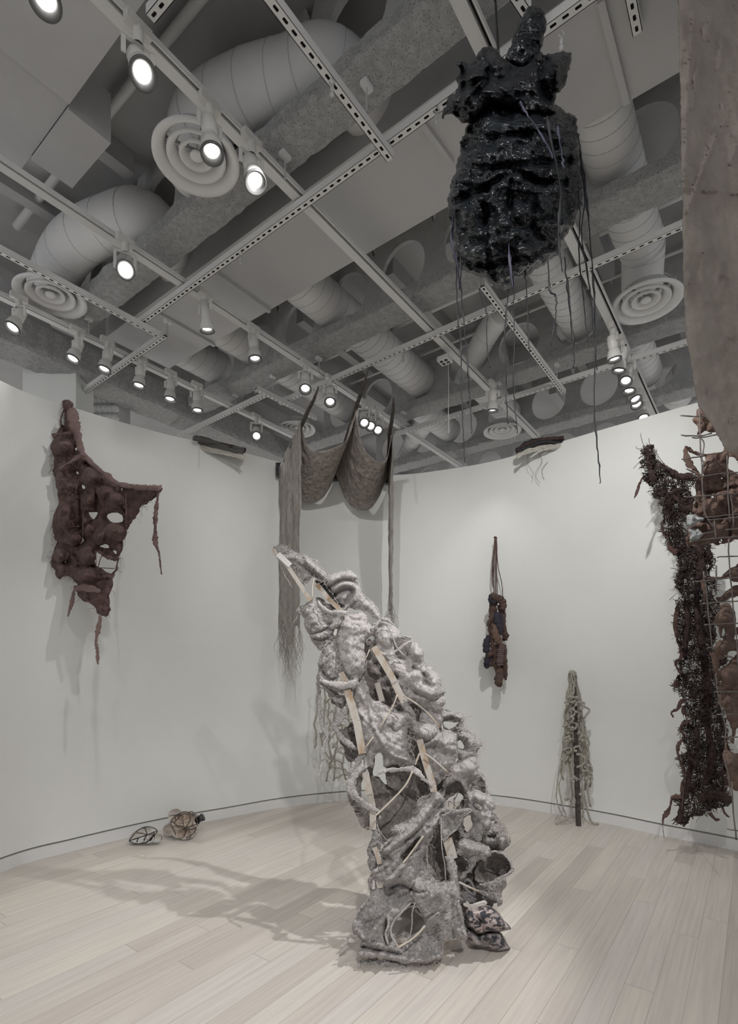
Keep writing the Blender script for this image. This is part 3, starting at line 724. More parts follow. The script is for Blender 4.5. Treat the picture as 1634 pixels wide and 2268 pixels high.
cloth('hanging_lining', Z5((290,1180),(470,900),(620,1000),(760,1040),(1000,1300),(1000,1620),(720,1634),(480,1580),(300,1560)), M_in, SC, Doff(.13), step=5,
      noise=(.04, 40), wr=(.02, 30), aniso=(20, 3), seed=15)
# --- leaves and front sheets
S1 = Z1((75,120),(95,95),(130,85),(200,95),(290,140),(350,180),(385,210),(440,200),(480,220),(520,250),(570,265),(600,320),(640,355),(660,400),(700,440),(690,480),(640,500),(560,470),(530,430),(490,500),(430,540),(400,500),(360,420),(320,340),(280,300),(210,250),(150,200),(110,190))
cloth('burlap_sheet', S1, M_pl2, SC, Doff(-.03), step=3, bul=[(*Z1((320,260))[0], 30, 12, .03, 38), (*Z1((500,330))[0], 24, 10, .03, 38)], rid=[(Z1((200,180),(400,330),(600,480)), 5, -.02), (Z1((420,210),(560,360),(640,440)), 4, .02)],
      curl=(.03, 8), noise=(.012, 18), wr=(.008, 9), seed=21)
S2 = Z1((700,440),(740,420),(800,400),(880,390),(905,368),(945,372),(960,410),(1020,440),(1032,470),(1010,495),(1040,520),(1050,590),(1100,640),(1150,700),(1230,780),(1270,850),(1290,920),(1200,890),(1110,830),(1030,810),(930,800),(880,840),(850,810),(760,660),(650,520),(690,480))
cloth('burlap_sheet', S2, M_pl, SC, Doff(.0), step=3, rid=[(Z1((760,600),(830,550),(920,530),(1010,570),(1020,640),(960,740),(870,820)), 4, .035), (Z1((790,640),(860,600),(940,590),(960,640),(900,740),(860,790)), 5, -.045),
      (Z1((720,560),(820,500),(930,480),(1020,520)), 4, -.03), (Z1((720,500),(850,440),(960,430)), 7, .03), (Z1((700,600),(780,720),(850,800)), 5, -.03)], curl=(.04, 10), noise=(.01, 25), wr=(.006, 8), seed=22)
cloth('burlap_sheet', Z1((560,700),(700,760),(860,850),(870,950),(830,1100),(740,1060),(690,1010),(600,860)), M_pl2, SC, Doff(.06), step=3, noise=(.02, 22), wr=(.008, 10), seed=23)
S3 = Z1((490,720),(520,690),(550,700),(585,780),(640,930),(700,1015),(760,1015),(830,1000),(790,1070),(760,1120),(680,1170),(660,1220),(630,1280),(560,1215),(500,1150),(480,1080),(445,1020),(432,950),(440,850),(460,780))
cloth('burlap_sheet', S3, M_pl2, SC, Doff(-.03), step=3, bul=[(*Z1((540,930))[0], 22, 40, .06, -20), (*Z1((620,1130))[0], 26, 12, .03)], rid=[(Z1((480,1100),(580,1080),(700,1030)), 3, -.035), (Z1((540,1150),(640,1160),(740,1110)), 3, -.03)],
      curl=(.04, 9), noise=(.012, 20), wr=(.008, 9), seed=24)
cloth('burlap_flap', Z1((340,825),(400,770),(470,735),(450,800),(430,920),(380,860)), M_pl2, SC, Doff(.05), step=3, wr=(.008, 8), seed=25)
S4 = Z1((870,880),(930,870),(1000,860),(1060,845),(1120,885),(1165,970),(1200,1060),(1180,1110),(1115,1200),(1100,1300),(1120,1400),(1110,1500),(1060,1570),(1010,1650),(930,1610),(880,1540),(860,1460),(830,1380),(800,1280),(780,1200),(800,1110),(830,1000))
cloth('burlap_sheet', S4, M_pl, SC, Doff(-.06), step=3, bul=[(*Z1((1000,1050))[0], 32, 45, .05, -15), (*Z1((980,1400))[0], 26, 40, .04)], rid=[(Z1((930,900),(1000,940),(1090,930)), 4, -.02), (Z1((870,1180),(960,1120),(1100,1090)), 5, -.016)],
      curl=(.06, 9), noise=(.012, 26), wr=(.007, 9), seed=26)
cloth('burlap_strap', Z1((750,850),(860,850),(850,930),(800,1020),(720,1020),(760,940)), M_pl, SC, Doff(-.07), step=3, curl=(.03, 6), wr=(.004, 8), seed=27)
S5 = Z1((640,1285),(700,1190),(780,1130),(785,1220),(800,1290),(830,1380),(860,1460),(875,1530),(840,1550),(800,1590),(760,1620),(830,1650),(900,1660),(960,1690),(960,1730),(880,1760),(760,1720),(640,1680),(590,1640),(583,1560),(600,1400),(620,1330))
cloth('burlap_sheet', S5, M_pl2, SC, Doff(-.04), step=3, rid=[(Z1((610,1440),(700,1370),(780,1290)), 3, .02), (Z1((610,1500),(680,1600),(800,1680),(900,1680)), 4, -.03), (Z1((600,1570),(680,1660),(820,1720)), 4, .03), (Z1((650,1530),(720,1600),(790,1600)), 3, -.02)],
      bul=[(*Z1((720,1400))[0], 20, 35, .04)], curl=(.04, 8), noise=(.012, 20), wr=(.008, 8), seed=28)
# main right shell + body membrane
Fo = [(807,1499),(815,1534),(825,1550),(842,1557),(870,1567),(876,1575),(893,1577),(890,1556),(874,1512),(852,1470),(836,1440),(826,1405),(823,1385),(843,1372),(862,1372),(875,1388),(890,1406),(908,1412),(925,1432),(940,1445),(936,1460),(943,1475),(957,1478),(970,1497),(974,1515),(984,1530),(983,1555),(979,1585),(978,1610),(985,1618),(1010,1630),(1012,1655),(1011,1670),(1008,1690),(1000,1712),(993,1714),(970,1735),(955,1750),(944,1715),(934,1670),(929,1648),(920,1640),(905,1600),(904,1640),(919,1693),(900,1697),(868,1694),(850,1697),(850,1681),(843,1664),(835,1666),(828,1676),(827,1700),(815,1690),(807,1663),(797,1636),(787,1567),(784,1534),(790,1514),(801,1507)]
Fh = [Z2((1150,800),(1200,900),(1270,1060),(1262,1180),(1222,1290),(1160,1180),(1122,1000),(1130,880)), Z2((1150,620),(1200,595),(1290,640),(1290,720),(1270,800),(1240,815),(1200,720)),
      Z2((985,270),(1040,300),(1020,330),(965,310)), Z3((885,1010),(935,1030),(960,1090),(950,1125),(890,1100)), Z1((1440,1190),(1560,1150),(1620,1190),(1610,1330),(1540,1390),(1440,1330))]
def rp(z, i=0): return z[i]
cloth('burlap_shell', Fo, M_pl, SC, Doff(-.02), Fh[:2]+Fh[2:3]+Fh[4:], step=3.2,
      bul=[(850,1415,18,24,.06), (905,1500,26,22,.06), (925,1445,16,20,.10), (945,1490,22,16,.10), (945,1535,24,26,.13), (965,1510,12,18,.08), (940,1620,26,20,.08), (990,1650,20,16,.12), (985,1690,22,14,.05), (860,1590,26,22,.05), (850,1640,30,20,.04), (880,1660,26,16,.04), (955,1595,14,34,-.05)],
      rid=[(Z2((650,300),(700,520),(720,720),(760,880)), 3.5, .03), (Z2((760,880),(860,1060),(970,1190),(1180,1260)), 4, .03), (Z2((1280,1040),(1400,1010),(1480,940),(1500,890)), 3.5, -.03), (Z2((1290,1080),(1400,1050),(1500,960)), 3, .025),
           (Z3((400,480),(520,520),(620,560),(730,500)), 5, -.045), (Z3((520,240),(500,330),(560,400)), 5, -.04), (Z3((380,200),(470,250),(530,300)), 5, -.04), (Z2((760,880),(640,760),(560,660)), 3, .02), (Z2((940,860),(1000,920),(1100,860)), 4, -.03), (Z2((830,900),(900,1010),(1080,1100)), 3, -.02), (Z3((690,900),(700,1000),(620,1100)), 4, -.04), (Z3((600,1180),(700,1080),(860,1080)), 5, -.03)],
      curl=(.05, 9), noise=(.02, 34), wr=(.008, 11), seed=31)
# lower right openwork web of the shell
RL = Z5((560,40),(590,-40),(680,-80),(780,-160),(860,-200),(960,-150),(1000,-40),(960,40),(1040,80),(1100,150),(1115,250),(1160,370),(1205,440),(1220,570),(1180,640),(1150,800),(1070,950),(1000,1060),(900,1020),(830,1000),(690,830),(560,700),(520,500),(500,380),(530,200),(570,120))
Rh = [Z5((530,340),(590,240),(660,190),(720,180),(770,240),(810,300),(825,430),(810,540),(740,570),(650,600),(560,600),(520,500)), Z5((865,300),(860,220),(930,160),(1010,130),(1090,220),(1105,300),(1085,380),(1020,320),(940,300)),
      Z5((920,510),(980,485),(1050,560),(1040,600),(950,570)), Z5((780,710),(880,650),(920,720),(930,820),(840,905),(790,880))]
cloth('burlap_web', RL, M_pl, SC, Doff(.03), Rh, step=3, bul=[(1070,1790,26,60,.10,-15), (1040,1700,30,22,.10), (1000,1720,20,30,.06)], rid=[(Z5((730,170),(830,300),(880,450),(900,600)), 4, .04), (Z5((1120,260),(1190,430),(1200,600),(1120,800)), 6, .05)],
      curl=(.05, 8), noise=(.018, 26), wr=(.007, 9), seed=32)
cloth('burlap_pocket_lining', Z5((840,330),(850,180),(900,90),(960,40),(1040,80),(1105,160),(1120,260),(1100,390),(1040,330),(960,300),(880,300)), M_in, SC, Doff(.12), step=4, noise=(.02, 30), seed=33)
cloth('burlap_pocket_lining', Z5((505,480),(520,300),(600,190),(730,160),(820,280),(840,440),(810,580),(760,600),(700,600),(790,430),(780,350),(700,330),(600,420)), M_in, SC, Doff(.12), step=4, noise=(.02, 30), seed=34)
# tufts on the right flank
cloth('burlap_pocket', Z3((700,700),(730,680),(830,690),(930,725),(960,770),(950,810),(930,860),(900,880),(860,880),(790,960),(740,930),(700,870),(700,800)), M_pl2, SC, Doff(.05), [Z3((705,815),(760,800),(850,800),(915,815),(850,870),(760,890))], step=3,
      rid=[(Z3((720,750),(820,730),(920,770)), 4, .05)], curl=(.03, 6), noise=(.02, 18), wr=(.01, 8), seed=35)
cloth('burlap_pocket', Z3((790,960),(800,900),(870,890),(960,910),(1040,920),(1090,980),(1170,1050),(1110,1110),(1095,1230),(1060,1330),(1020,1400),(960,1300),(850,1180),(840,1060),(800,1010)), M_pl2, SC, Doff(.07), [Z3((880,1015),(935,1030),(965,1090),(955,1135),(890,1105))], step=3,
      bul=[(*Z3((1050,1040))[0], 18, 18, .06), (*Z3((950,1230))[0], 18, 26, .10)], curl=(.04, 7), noise=(.02, 20), wr=(.009, 8), seed=36)
cloth('burlap_pocket', Z5((1160,650),(1220,640),(1275,685),(1280,735),(1240,800),(1330,830),(1400,880),(1430,950),(1425,1060),(1390,1115),(1300,1175),(1200,1140),(1130,1110),(1040,1050),(1075,950),(1110,860),(1140,740)), M_pl2, SC, Doff(.05), [Z5((1160,760),(1200,730),(1250,760),(1180,830))], step=3,
      bul=[(*Z5((1330,1000))[0], 16, 18, .10), (*Z5((1150,1040))[0], 14, 10, .05)], rid=[(Z5((1100,930),(1200,960),(1320,900)), 4, -.05)], curl=(.05, 8), noise=(.02, 18), wr=(.01, 8), seed=37)
cloth('burlap_flap', Z5((470,670),(560,640),(650,610),(760,580),(870,575),(885,610),(820,660),(770,710),(740,790),(660,900),(580,970),(520,1020),(485,850)), M_pl2, SC, Doff(-.06), step=3,
      bul=[(*Z5((620,760))[0], 16, 26, -.04)], rid=[(Z5((480,680),(650,630),(850,590)), 3, .025)], noise=(.012, 18), wr=(.006, 8), seed=38)
cloth('burlap_flap', Z5((750,1010),(790,1000),(870,1005),(1000,1055),(1140,1110),(1170,1150),(1160,1210),(1080,1285),(1000,1300),(900,1420),(760,1560),(725,1530),(860,1400),(880,1330),(780,1240),(680,1200),(730,1110)), M_pl2, SC, Doff(-.03), step=3,
      bul=[(*Z5((900,1130))[0], 36, 12, .07, 20)], rid=[(Z5((1000,1290),(900,1410),(750,1550)), 2.5, .02)], curl=(.03, 6), noise=(.014, 18), wr=(.006, 8), seed=39)
# bowl shaped opening low on the right
def Dbowl(x, y):
    c = Z5((1220,1400))[0]; q = ((x-c[0])/40)**2+((y-c[1])/36)**2; return D0(x, y)-.0+.20*np.sqrt(np.clip(1-q, 0, 1))
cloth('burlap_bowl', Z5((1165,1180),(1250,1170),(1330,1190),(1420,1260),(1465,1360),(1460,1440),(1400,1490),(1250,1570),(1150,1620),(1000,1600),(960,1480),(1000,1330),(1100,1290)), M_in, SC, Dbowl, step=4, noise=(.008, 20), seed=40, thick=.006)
cloth('burlap_flap', Z7((740,530),(830,465),(960,460),(1010,490),(1140,430),(1300,330),(1308,440),(1280,540),(1240,610),(1225,720),(1150,690),(1000,640),(900,600)), M_pl2, SC, Doff(.03), step=3, curl=(.03, 6), noise=(.014, 18), wr=(.006, 8), seed=41)
cloth('burlap_flap', Z7((720,545),(780,570),(880,615),(960,630),(1050,640),(1150,710),(1215,760),(1210,860),(1150,880),(1130,780),(1050,730),(940,690),(800,620)), M_pl2, SC, Doff(-.02), step=2.6, curl=(.02, 5), wr=(.008, 7), seed=42)
# diagonal swath + big lower membrane
DS = Z4((1150,260),(1100,290),(1000,350),(930,420),(945,500),(880,580),(800,610),(640,705),(690,750),(640,810),(560,870),(545,910),(565,970),(540,1060),(480,1130),(430,1180),(385,1300),(400,1400),(410,1460),(330,1540))
DS += Z6((320,740),(270,830),(220,950),(218,1040),(300,1120),(320,1160),(290,1220),(275,1310),(420,1330),(600,1375),(740,1405),(850,1412),(1000,1400),(1180,1355),(1215,1290),(1230,1170),(1330,1120),(1430,1130),(1500,1140),(1490,1050),(1450,900),(1430,760),(1415,640),(1400,500),(1380,440),(1300,480),(1180,470),(1110,440),(1075,360),(1045,200))
DS += Z4((1042,1000),(1060,880),(1110,760),(1190,560),(1255,515),(1240,440),(1230,330))
Dh = [Z6((880,715),(935,740),(975,790),(1020,900),(1025,960),(960,1040),(860,1110),(780,1170),(720,1205),(660,1090),(640,1000),(680,910),(760,820),(830,750)), Z4((1000,785),(935,800),(860,870),(770,990),(765,1050),(790,1090),(880,970),(960,860)), Z4((545,1020),(610,1010),(630,1040),(570,1055)),
      Z6((600,1010),(625,1100),(600,1170),(585,1080)), Z6((430,440),(470,470),(460,560),(420,540))]
Dx = lambda x, y: D0(x, y)-.05
cloth('burlap_membrane', DS, M_pl, SC, Dx, Dh, step=3.2,
      bul=[(*Z6((1200,600))[0], 34, 30, .05), (*Z6((1250,900))[0], 14, 40, .05, 20), (*Z6((700,620))[0], 30, 30, -.10), (*Z6((1100,1100))[0], 26, 26, -.07), (*Z6((360,950))[0], 16, 26, -.07), (*Z4((950,650))[0], 50, 22, .05, -45), (*Z4((1000,1050))[0], 14, 50, -.06, 10), (*Z4((700,1100))[0], 40, 14, .05, -45)],
      rid=[(Z4((1180,330),(1000,560),(900,700),(700,860),(570,960)), 4, .045), (Z4((1230,420),(1080,560),(960,700),(800,830)), 4, -.05), (Z4((1180,580),(1060,740),(920,860),(780,1110),(600,1290)), 5, .06), (Z4((1060,320),(960,480),(880,620)), 3.5, -.03), (Z4((700,760),(640,850),(580,900)), 3, -.03),
           (Z6((870,560),(760,500),(640,540)), 4, -.05), (Z6((870,560),(900,480),(910,400)), 3, -.03), (Z6((870,560),(960,600),(1000,580)), 3, -.03), (Z6((860,580),(790,640),(740,660)), 3, -.03), (Z6((890,470),(850,560)), 3, .03),
           (Z6((1310,500),(1280,660),(1190,820),(1030,970),(900,1100)), 4, .07), (Z6((1320,640),(1330,900),(1340,1100)), 6, -.03), (Z6((1400,700),(1430,880),(1480,1060)), 4, .03), (Z6((590,900),(570,1050),(590,1180)), 3.5, -.06), (Z6((340,720),(250,850),(240,1000),(330,1110)), 3.5, .05), (Z6((590,850),(480,980),(380,1120)), 4, .05), (Z6((300,1200),(450,1240),(600,1260),(720,1290)), 4, -.035), (Z6((290,1290),(500,1300),(700,1340),(900,1370),(1180,1320)), 5, .04), (Z6((330,1170),(480,1180),(650,1210)), 3, .03),
           (Z4((430,1180),(520,1150),(600,1080)), 4, .04), (Z4((600,1290),(700,1220),(780,1120)), 4, .05)],
      curl=(.04, 7), noise=(.02, 30), wr=(.010, 11), seed=43)
strap('hem_roll', Z6((285,1400),(400,1400),(520,1410),(640,1425),(740,1440),(830,1425)), [.03, .045, .05, .04, .03, .008], lambda x, y: 1740/(y-1465)+.0, M_pl2, SC, 44, .2, .010)
# left straps, side sheet
cloth('burlap_sheet', Z4((240,40),(190,120),(170,250),(175,380),(230,500),(290,610),(300,680),(420,705),(470,600),(470,520),(400,470),(330,400),(300,250),(330,100),(350,10)), M_in, SC, Doff(.05), step=4, noise=(.02, 30), wr=(.01, 14), seed=45)
cloth('burlap_sheet', Z4((520,540),(480,620),(440,720),(405,860),(385,1000),(400,1110),(430,1170),(510,1100),(560,1060),(535,960),(530,850),(505,720)), M_pl2, SC, Doff(-.02), [Z4((455,935),(490,940),(500,1010),(475,1010))], step=3, curl=(.03, 5), wr=(.01, 8), seed=46)
strap('rolled_strap', Z4((335,-20),(260,50),(205,150),(195,250),(240,330),(330,410),(420,460),(515,492)), [.03, .045, .05, .05, .045, .04, .03, .012], Doff(-.05), M_pl2, SC, 47, .5, .006)
strap('rolled_strap', Z2((660,1150),(590,1230),(530,1330),(500,1420),(480,1550),(500,1634)), [.02, .035, .04, .035, .035, .03], Doff(-.02), M_pl2, SC, 48, .5, .006)
strap('rolled_strap', Z2((140,340),(230,370),(330,390),(430,400),(520,380),(560,350)), [.015, .03, .035, .045, .05, .03], Doff(-.06), M_pl, SC, 49, .4, .008)
strap('rolled_strap', Z4((445,100),(520,50),(620,30),(760,20),(880,20),(960,70),(1010,130),(1060,170),(1110,195)), [.01, .02, .024, .024, .03, .03, .02, .016, .03], Doff(-.07), M_pl, SC, 50, .4, .003)
strap('rolled_strap', Z2((550,1130),(500,1080),(430,1030),(370,970),(330,900),(300,860)), [.02, .035, .03, .03, .03, .02], Doff(.02), M_pl2, SC, 51, .6, .005)
strap('rolled_strap', Z2((300,870),(380,760),(460,650),(500,620)), [.02, .04, .05, .04], Doff(.02), M_pl2, SC, 52, .6, .005)
strap('rolled_strap', Z2((440,560),(370,560),(290,520),(220,440),(170,380)), [.04, .045, .035, .02, .012], Doff(.03), M_pl2, SC, 53, .6, .004)
strap('torn_strip', Z2((125,340),(140,500),(140,640),(160,800),(190,930),(205,1000)), [.010, .016, .018, .022, .022, .010], Doff(.05), M_pl2, SC, 54, .4, .003)
strap('torn_strip', Z2((300,890),(240,960),(200,1050),(170,1160),(160,1290),(140,1400),(125,1480)), [.012, .012, .012, .016, .02, .014, .003], Doff(.03), M_pl2, SC, 55, .6, .003)
strap('torn_strip', Z6((225,1060),(180,1080),(140,1150),(90,1200),(50,1270),(15,1300)), [.012, .012, .02, .012, .008, .002], Doff(-.03), M_pl, SC, 56, .6, .002)
strap('torn_strip', Z6((290,1400),(280,1440),(265,1480),(250,1520)), [.02, .014, .008, .002], lambda x, y: 2.56, M_pl, SC, 57, .4, .002)
cloth('burlap_lining', Z2((170,380),(250,420),(330,460),(420,540),(440,640),(380,660),(300,600),(240,500)), M_in, SC, Doff(.10), step=4, seed=58)
cloth('burlap_lining', Z2((330,920),(440,880),(520,800),(560,980),(590,1190),(560,1250),(440,1230),(420,1130),(380,1040)), M_in, SC, Doff(.10), step=4, wr=(.015, 18), noise=(.03, 20), seed=59)
strap('rim_strip', Z5((1165,1175),(1250,1172),(1340,1195),(1430,1280),(1465,1370),(1470,1430),(1400,1490),(1300,1540),(1200,1600),(1100,1630),(1010,1625)), [.012, .014, .016, .016, .014, .02, .02, .016, .016, .02, .012], Doff(-.02), M_pl2, SC, 60, .5, .003)
strap('rim_strip', Z5((850,330),(900,420),(880,500),(900,560)), [.014, .018, .018, .012], Doff(-.0), M_pl2, SC, 61, .5, .003)
strap('rim_strip', Z1((1250,1290),(1340,1320),(1430,1310),(1520,1250),(1600,1190),(1640,1180)), [.01, .018, .02, .02, .018, .01], Doff(-.05), M_pl, SC, 62, .5, .003)
strap('rim_strip', Z1((1180,1040),(1240,990),(1310,930),(1390,960),(1450,1000)), [.012, .02, .02, .012, .004], Doff(-.05), M_pl2, SC, 63, .5, .003)
strap('rim_strip', Z1((580,720),(640,800),(720,850),(800,840),(870,850),(920,860)), [.014, .02, .022, .02, .03, .02], Doff(-.08), M_pl, SC, 64, .4, .004)
strap('rim_strip', Z5((700,400),(640,440),(560,480),(520,540)), [.004, .004, .004, .004], Doff(.02), M_pl2, SC, 65, .4, .002)
# knotty slat leg on the right (rough covered post)
strap('covered_post', Z4((1290,990),(1320,1080),(1345,1180),(1360,1290),(1370,1400),(1375,1500)), [.05, .045, .05, .05, .045, .04], Doff(-.03), M_pl2, SC, 66, .3, .012)
# --- wooden frame
def slat(pts, d, w_=.030, h_=.012, nm='wooden_slat', m=M_slat):
    c = path(pts, d, 1); b = MB()
    for a, q in zip(c, c[1:]): b.bar(a, q, w_, h_, up=(0, 1, 0))
    return b.build(nm, m, SC)
slat([(606,1216),(612,1228)]+Z1((250,340),(500,720)), Doff(-.035), .022)
slat(Z1((130,190),(270,320)), Doff(-.045), .03, .008, 'white_wrapped_end', mat('white_wrap', (.72,.70,.67), .8, bump=.003, bs=120))
slat(Z1((790,1040),(770,1110)), Doff(-.045), .016)
slat(Z1((840,1530),(900,1640)), Doff(-.045), .032)
slat(Z2((450,450),(560,800),(625,1170)), Doff(-.04), .040)
slat(Z2((660,1380),(700,1634)), Doff(-.02), .036)
slat(Z4((380,180),(440,480),(435,700)), Doff(-.015), .034)
slat(Z4((455,900),(500,1010),(515,1090)), Doff(-.025), .026)
slat(Z4((500,1280),(520,1360)), Doff(-.03), .028)
slat(Z1((1215,1240),(1450,1640)), Doff(-.065), .034)
slat(Z2((780,0),(950,290),(1040,480),(1100,590)), Doff(-.06), .036)
slat(Z2((1270,1010),(1330,1240),(1420,1520),(1430,1600)), Doff(-.06), .034)
slat(Z2((790,370),(850,580)), Doff(.06), .03)
slat(Z4((1275,800),(1310,920),(1340,1030)), Doff(-.03), .05)
slat(Z1((570,530),(700,690),(860,850)), Doff(.02), .026)
slat(Z1((570,480),(700,600),(850,770)), Doff(.05), .034, .012, 'dark_slat', M_dark)
slat([(878,2118),(980,2112),(1046,2098)], lambda x, y: 2.66+(x-880)*.0007, .05, .035, 'base_board', M_slat)
bb = P(985, 2112, z=0.0); be = P(1062, 2092, z=0.0)
b = MB().bar(Vector((bb.x-.02, bb.y+.03, .028)), Vector((be.x+.01, be.y+.03, .028)), .05, .055); b.build('base_board', M_slat, SC)
b = MB().bar(Vector((P(800,2135,z=0).x+.03, P(800,2135,z=0).y+.05, .025)), Vector((bb.x-.01, bb.y+.03, .025)), .05, .045); b.build('base_board', M_slat, SC)
strand('reed', Z2((1020,500),(960,650),(820,880)), Doff(-.10), .0036, M_reed, SC, 3)
strand('reed', Z2((750,980),(655,1110)), Doff(-.07), .0034, M_reed, SC, 3)
strand('reed', Z2((1090,520),(1210,590),(1340,690),(1500,870)), Doff(-.10), .0045, M_slat, SC, 3)
strand('reed', Z2((1270,1170),(1240,1240),(1225,1300)), Doff(-.09), .004, M_reed, SC, 3)
strand('reed', Z2((1330,1170),(1430,1240),(1600,1390)), Doff(-.12), .005, M_slat, SC, 3)
strand('reed', Z4((885,40),(820,180),(720,300),(600,420),(505,510),(470,540)), Doff(-.09), .0048, M_reed, SC, 4)
strand('reed', Z4((1005,775),(930,880),(850,990),(775,1085)), Doff(-.11), .0048, M_reed, SC, 4)
strand('reed', Z6((1020,980),(940,1070),(840,1150),(715,1220)), Doff(-.11), .0046, M_reed, SC, 4)
strand('reed', Z4((1410,1295),(1500,1340),(1634,1400)), Doff(-.10), .0052, M_slat, SC, 3)
strand('reed', Z1((540,460),(520,560),(520,690)), Doff(-.07), .0034, M_reed, SC, 3)
strand('reed', Z1((1165,1270),(1120,1380)), Doff(-.08), .003, M_reed, SC, 3)
strand('twine', Z6((915,710),(880,830),(880,950),(850,1100),(770,1180)), Doff(-.06), .003, M_pl, SC, 3)
strand('twine', Z6((860,720),(760,820),(680,910),(640,1020),(660,1110),(740,1230)), Doff(-.07), .0042, M_pl, SC, 3)
strand('twine', Z4((1205,560),(1210,800),(1240,1060),(1265,1290)), Doff(-.09), .0026, M_pl, SC, 3, .002)
strand('twine', Z6((600,850),(615,960),(580,1060),(610,1180)), Doff(-.07), .006, M_pl, SC, 3)
strand('twine', Z4((340,680),(345,820),(375,980)), Doff(.0), .0012, M_thr, SC, 3, .002)
strand('twine', Z4((480,640),(530,740),(600,820)), Doff(-.02), .0015, M_thr, SC, 3, .002)
strand('twine', Z1((130,230),(180,360),(230,470),(290,560)), Doff(.0), .002, M_thr, SC, 3, .002)
strand('twine', Z1((300,965),(350,890),(345,830)), Doff(.06), .0016, M_thr, SC, 3, .002)
strand('twine', Z1((1370,1000),(1430,1130),(1470,1240),(1560,1340)), Doff(-.08), .004, M_pl, SC, 3)
strand('twine', Z1((1410,1340),(1500,1400),(1600,1470)), Doff(-.08), .003, M_pl, SC, 3)
strand('twig', Z5((720,330),(680,420),(660,480),(660,600)), Doff(.03), .003, M_in, SC, 3, .002)
strand('twig', Z5((580,540),(590,470),(640,490),(690,540)), Doff(.03), .002, M_in, SC, 3, .002)
for i, (pl, n_, L_) in enumerate(((S1, 60, (4, 14)), (S2, 30, (4, 12)), (S3, 50, (4, 16)), (S4, 50, (4, 12)), (S5, 50, (4, 16)), (Fo[20:46], 120, (5, 20)), (RL[8:22], 60, (5, 18)), (DS, 230, (4, 16)),
      (Z3((930,720),(960,770),(940,860),(1090,980),(1170,1060),(1095,1230)), 60, (8, 26)), (Z5((1240,800),(1400,880),(1280,735),(1430,1000)), 90, (5, 22)), (Z7((1300,330),(1140,430),(960,460),(1215,760)), 50, (5, 16)), (Z4((170,150),(160,370),(290,640),(420,700)), 40, (5, 20)))):
    threads('loose_threads', along(pl, int(n_*1.7), i, False if len(pl) < 12 else True), Doff(-.03), M_thr, SC, i, L_, .0011, .3)
fz = Z3((700,450),(730,690),(930,720),(1110,1150)); 
# sack tied with cord beside the base
M_sack = mat('ink_stained_cloth', (.045, .045, .055), .75, (.52, .44, .42), 22, ramp=(.47, .54), bump=.003, bs=60, stretch=(1, 1, 1.6))
M_sack2 = mat('ink_stained_grey_cloth', (.05, .05, .06), .75, (.40, .36, .35), 20, ramp=(.45, .56), bump=.003, bs=60, stretch=(1, 1, 1.4))
M_cord = mat('pale_cord', (.52, .49, .46), .8, bump=.0015, bs=300)
M_cordg = mat('grey_cord', (.26, .25, .25), .8, bump=.0015, bs=300)
SK = thing('tied_sack', 'ink stained cloth sack tied with pale cord lying against the base of the grey sculpture', 'sack', P(1085, 2090, z=0))
cloth('sack_body', Z7((620,900),(700,880),(850,860),(950,850),(1060,900),(1180,1000),(1270,1120),(1340,1200),(1405,1278),(1340,1310),(1240,1340),(1100,1340),(980,1330),(860,1370),(760,1340),(680,1270),(590,1230),(540,1140),(530,1050),(570,960)), M_sack, SK, lambda x, y: 2.70+0*x, step=2.5, blob=(.11, 26, 1), rid=[(Z7((790,1060),(890,1200),(900,1310)), 3.5, -.045), (Z7((1040,940),(1200,1090),(1330,1230)), 5, .015), (Z7((760,1300),(690,1180),(640,1080)), 5, .02)], noise=(.01, 14), wr=(.005, 7), edge=.3, seed=70)
cloth('sack_lower_fold', Z7((545,1180),(590,1240),(690,1290),(780,1370),(860,1380),(1000,1330),(1200,1340),(1280,1450),(1340,1570),(1390,1634),(1380,1660),(1200,1690),(1050,1670),(940,1640),(760,1600),(640,1530),(590,1430),(555,1320)), M_sack2, SK, lambda x, y: 2.74+0*x, step=2.5, blob=(.10, 22, .9), rid=[(Z7((780,1370),(830,1480),(900,1600)), 5, -.03), (Z7((1000,1400),(1100,1550)), 4, .02)], noise=(.01, 14), wr=(.006, 7), edge=.3, seed=71)
for i, pp in enumerate((Z7((560,850),(640,870),(740,850),(860,810),(930,800),(930,830),(830,850),(720,880),(650,880)), Z7((590,790),(640,850),(650,940)), Z7((640,870),(600,830),(540,850)))):
    strand('tie_cord', pp, lambda x, y: 2.58+0*x, .0075 if i == 0 else .0065, M_cord, SK, 5, sides=8, seed=i)
q = random.Random(4)
CC = thing('cord_tangle', 'tangle of grey cords inside the opening above the stained sack', 'cord', P(1040, 2000, d=2.78))
for i, pp in enumerate((Z7((560,540),(540,440),(600,390),(680,440),(730,560),(740,690)), Z7((460,680),(560,660),(660,700),(740,740)), Z7((480,800),(560,740),(620,680),(700,690),(760,760)), Z7((470,640),(560,640),(620,620)), Z7((620,820),(680,740),(740,720)), Z7((560,520),(620,600),(720,670)),
     Z7((470,730),(540,760),(640,740),(740,800)), Z7((880,700),(920,760),(910,800)), Z7((500,830),(540,770),(560,700)), Z7((640,660),(600,740),(690,800)))):
    strand('cord', pp, lambda x, y: 2.72+0*x, .008, M_cordg, CC, 5, sides=8, seed=i)
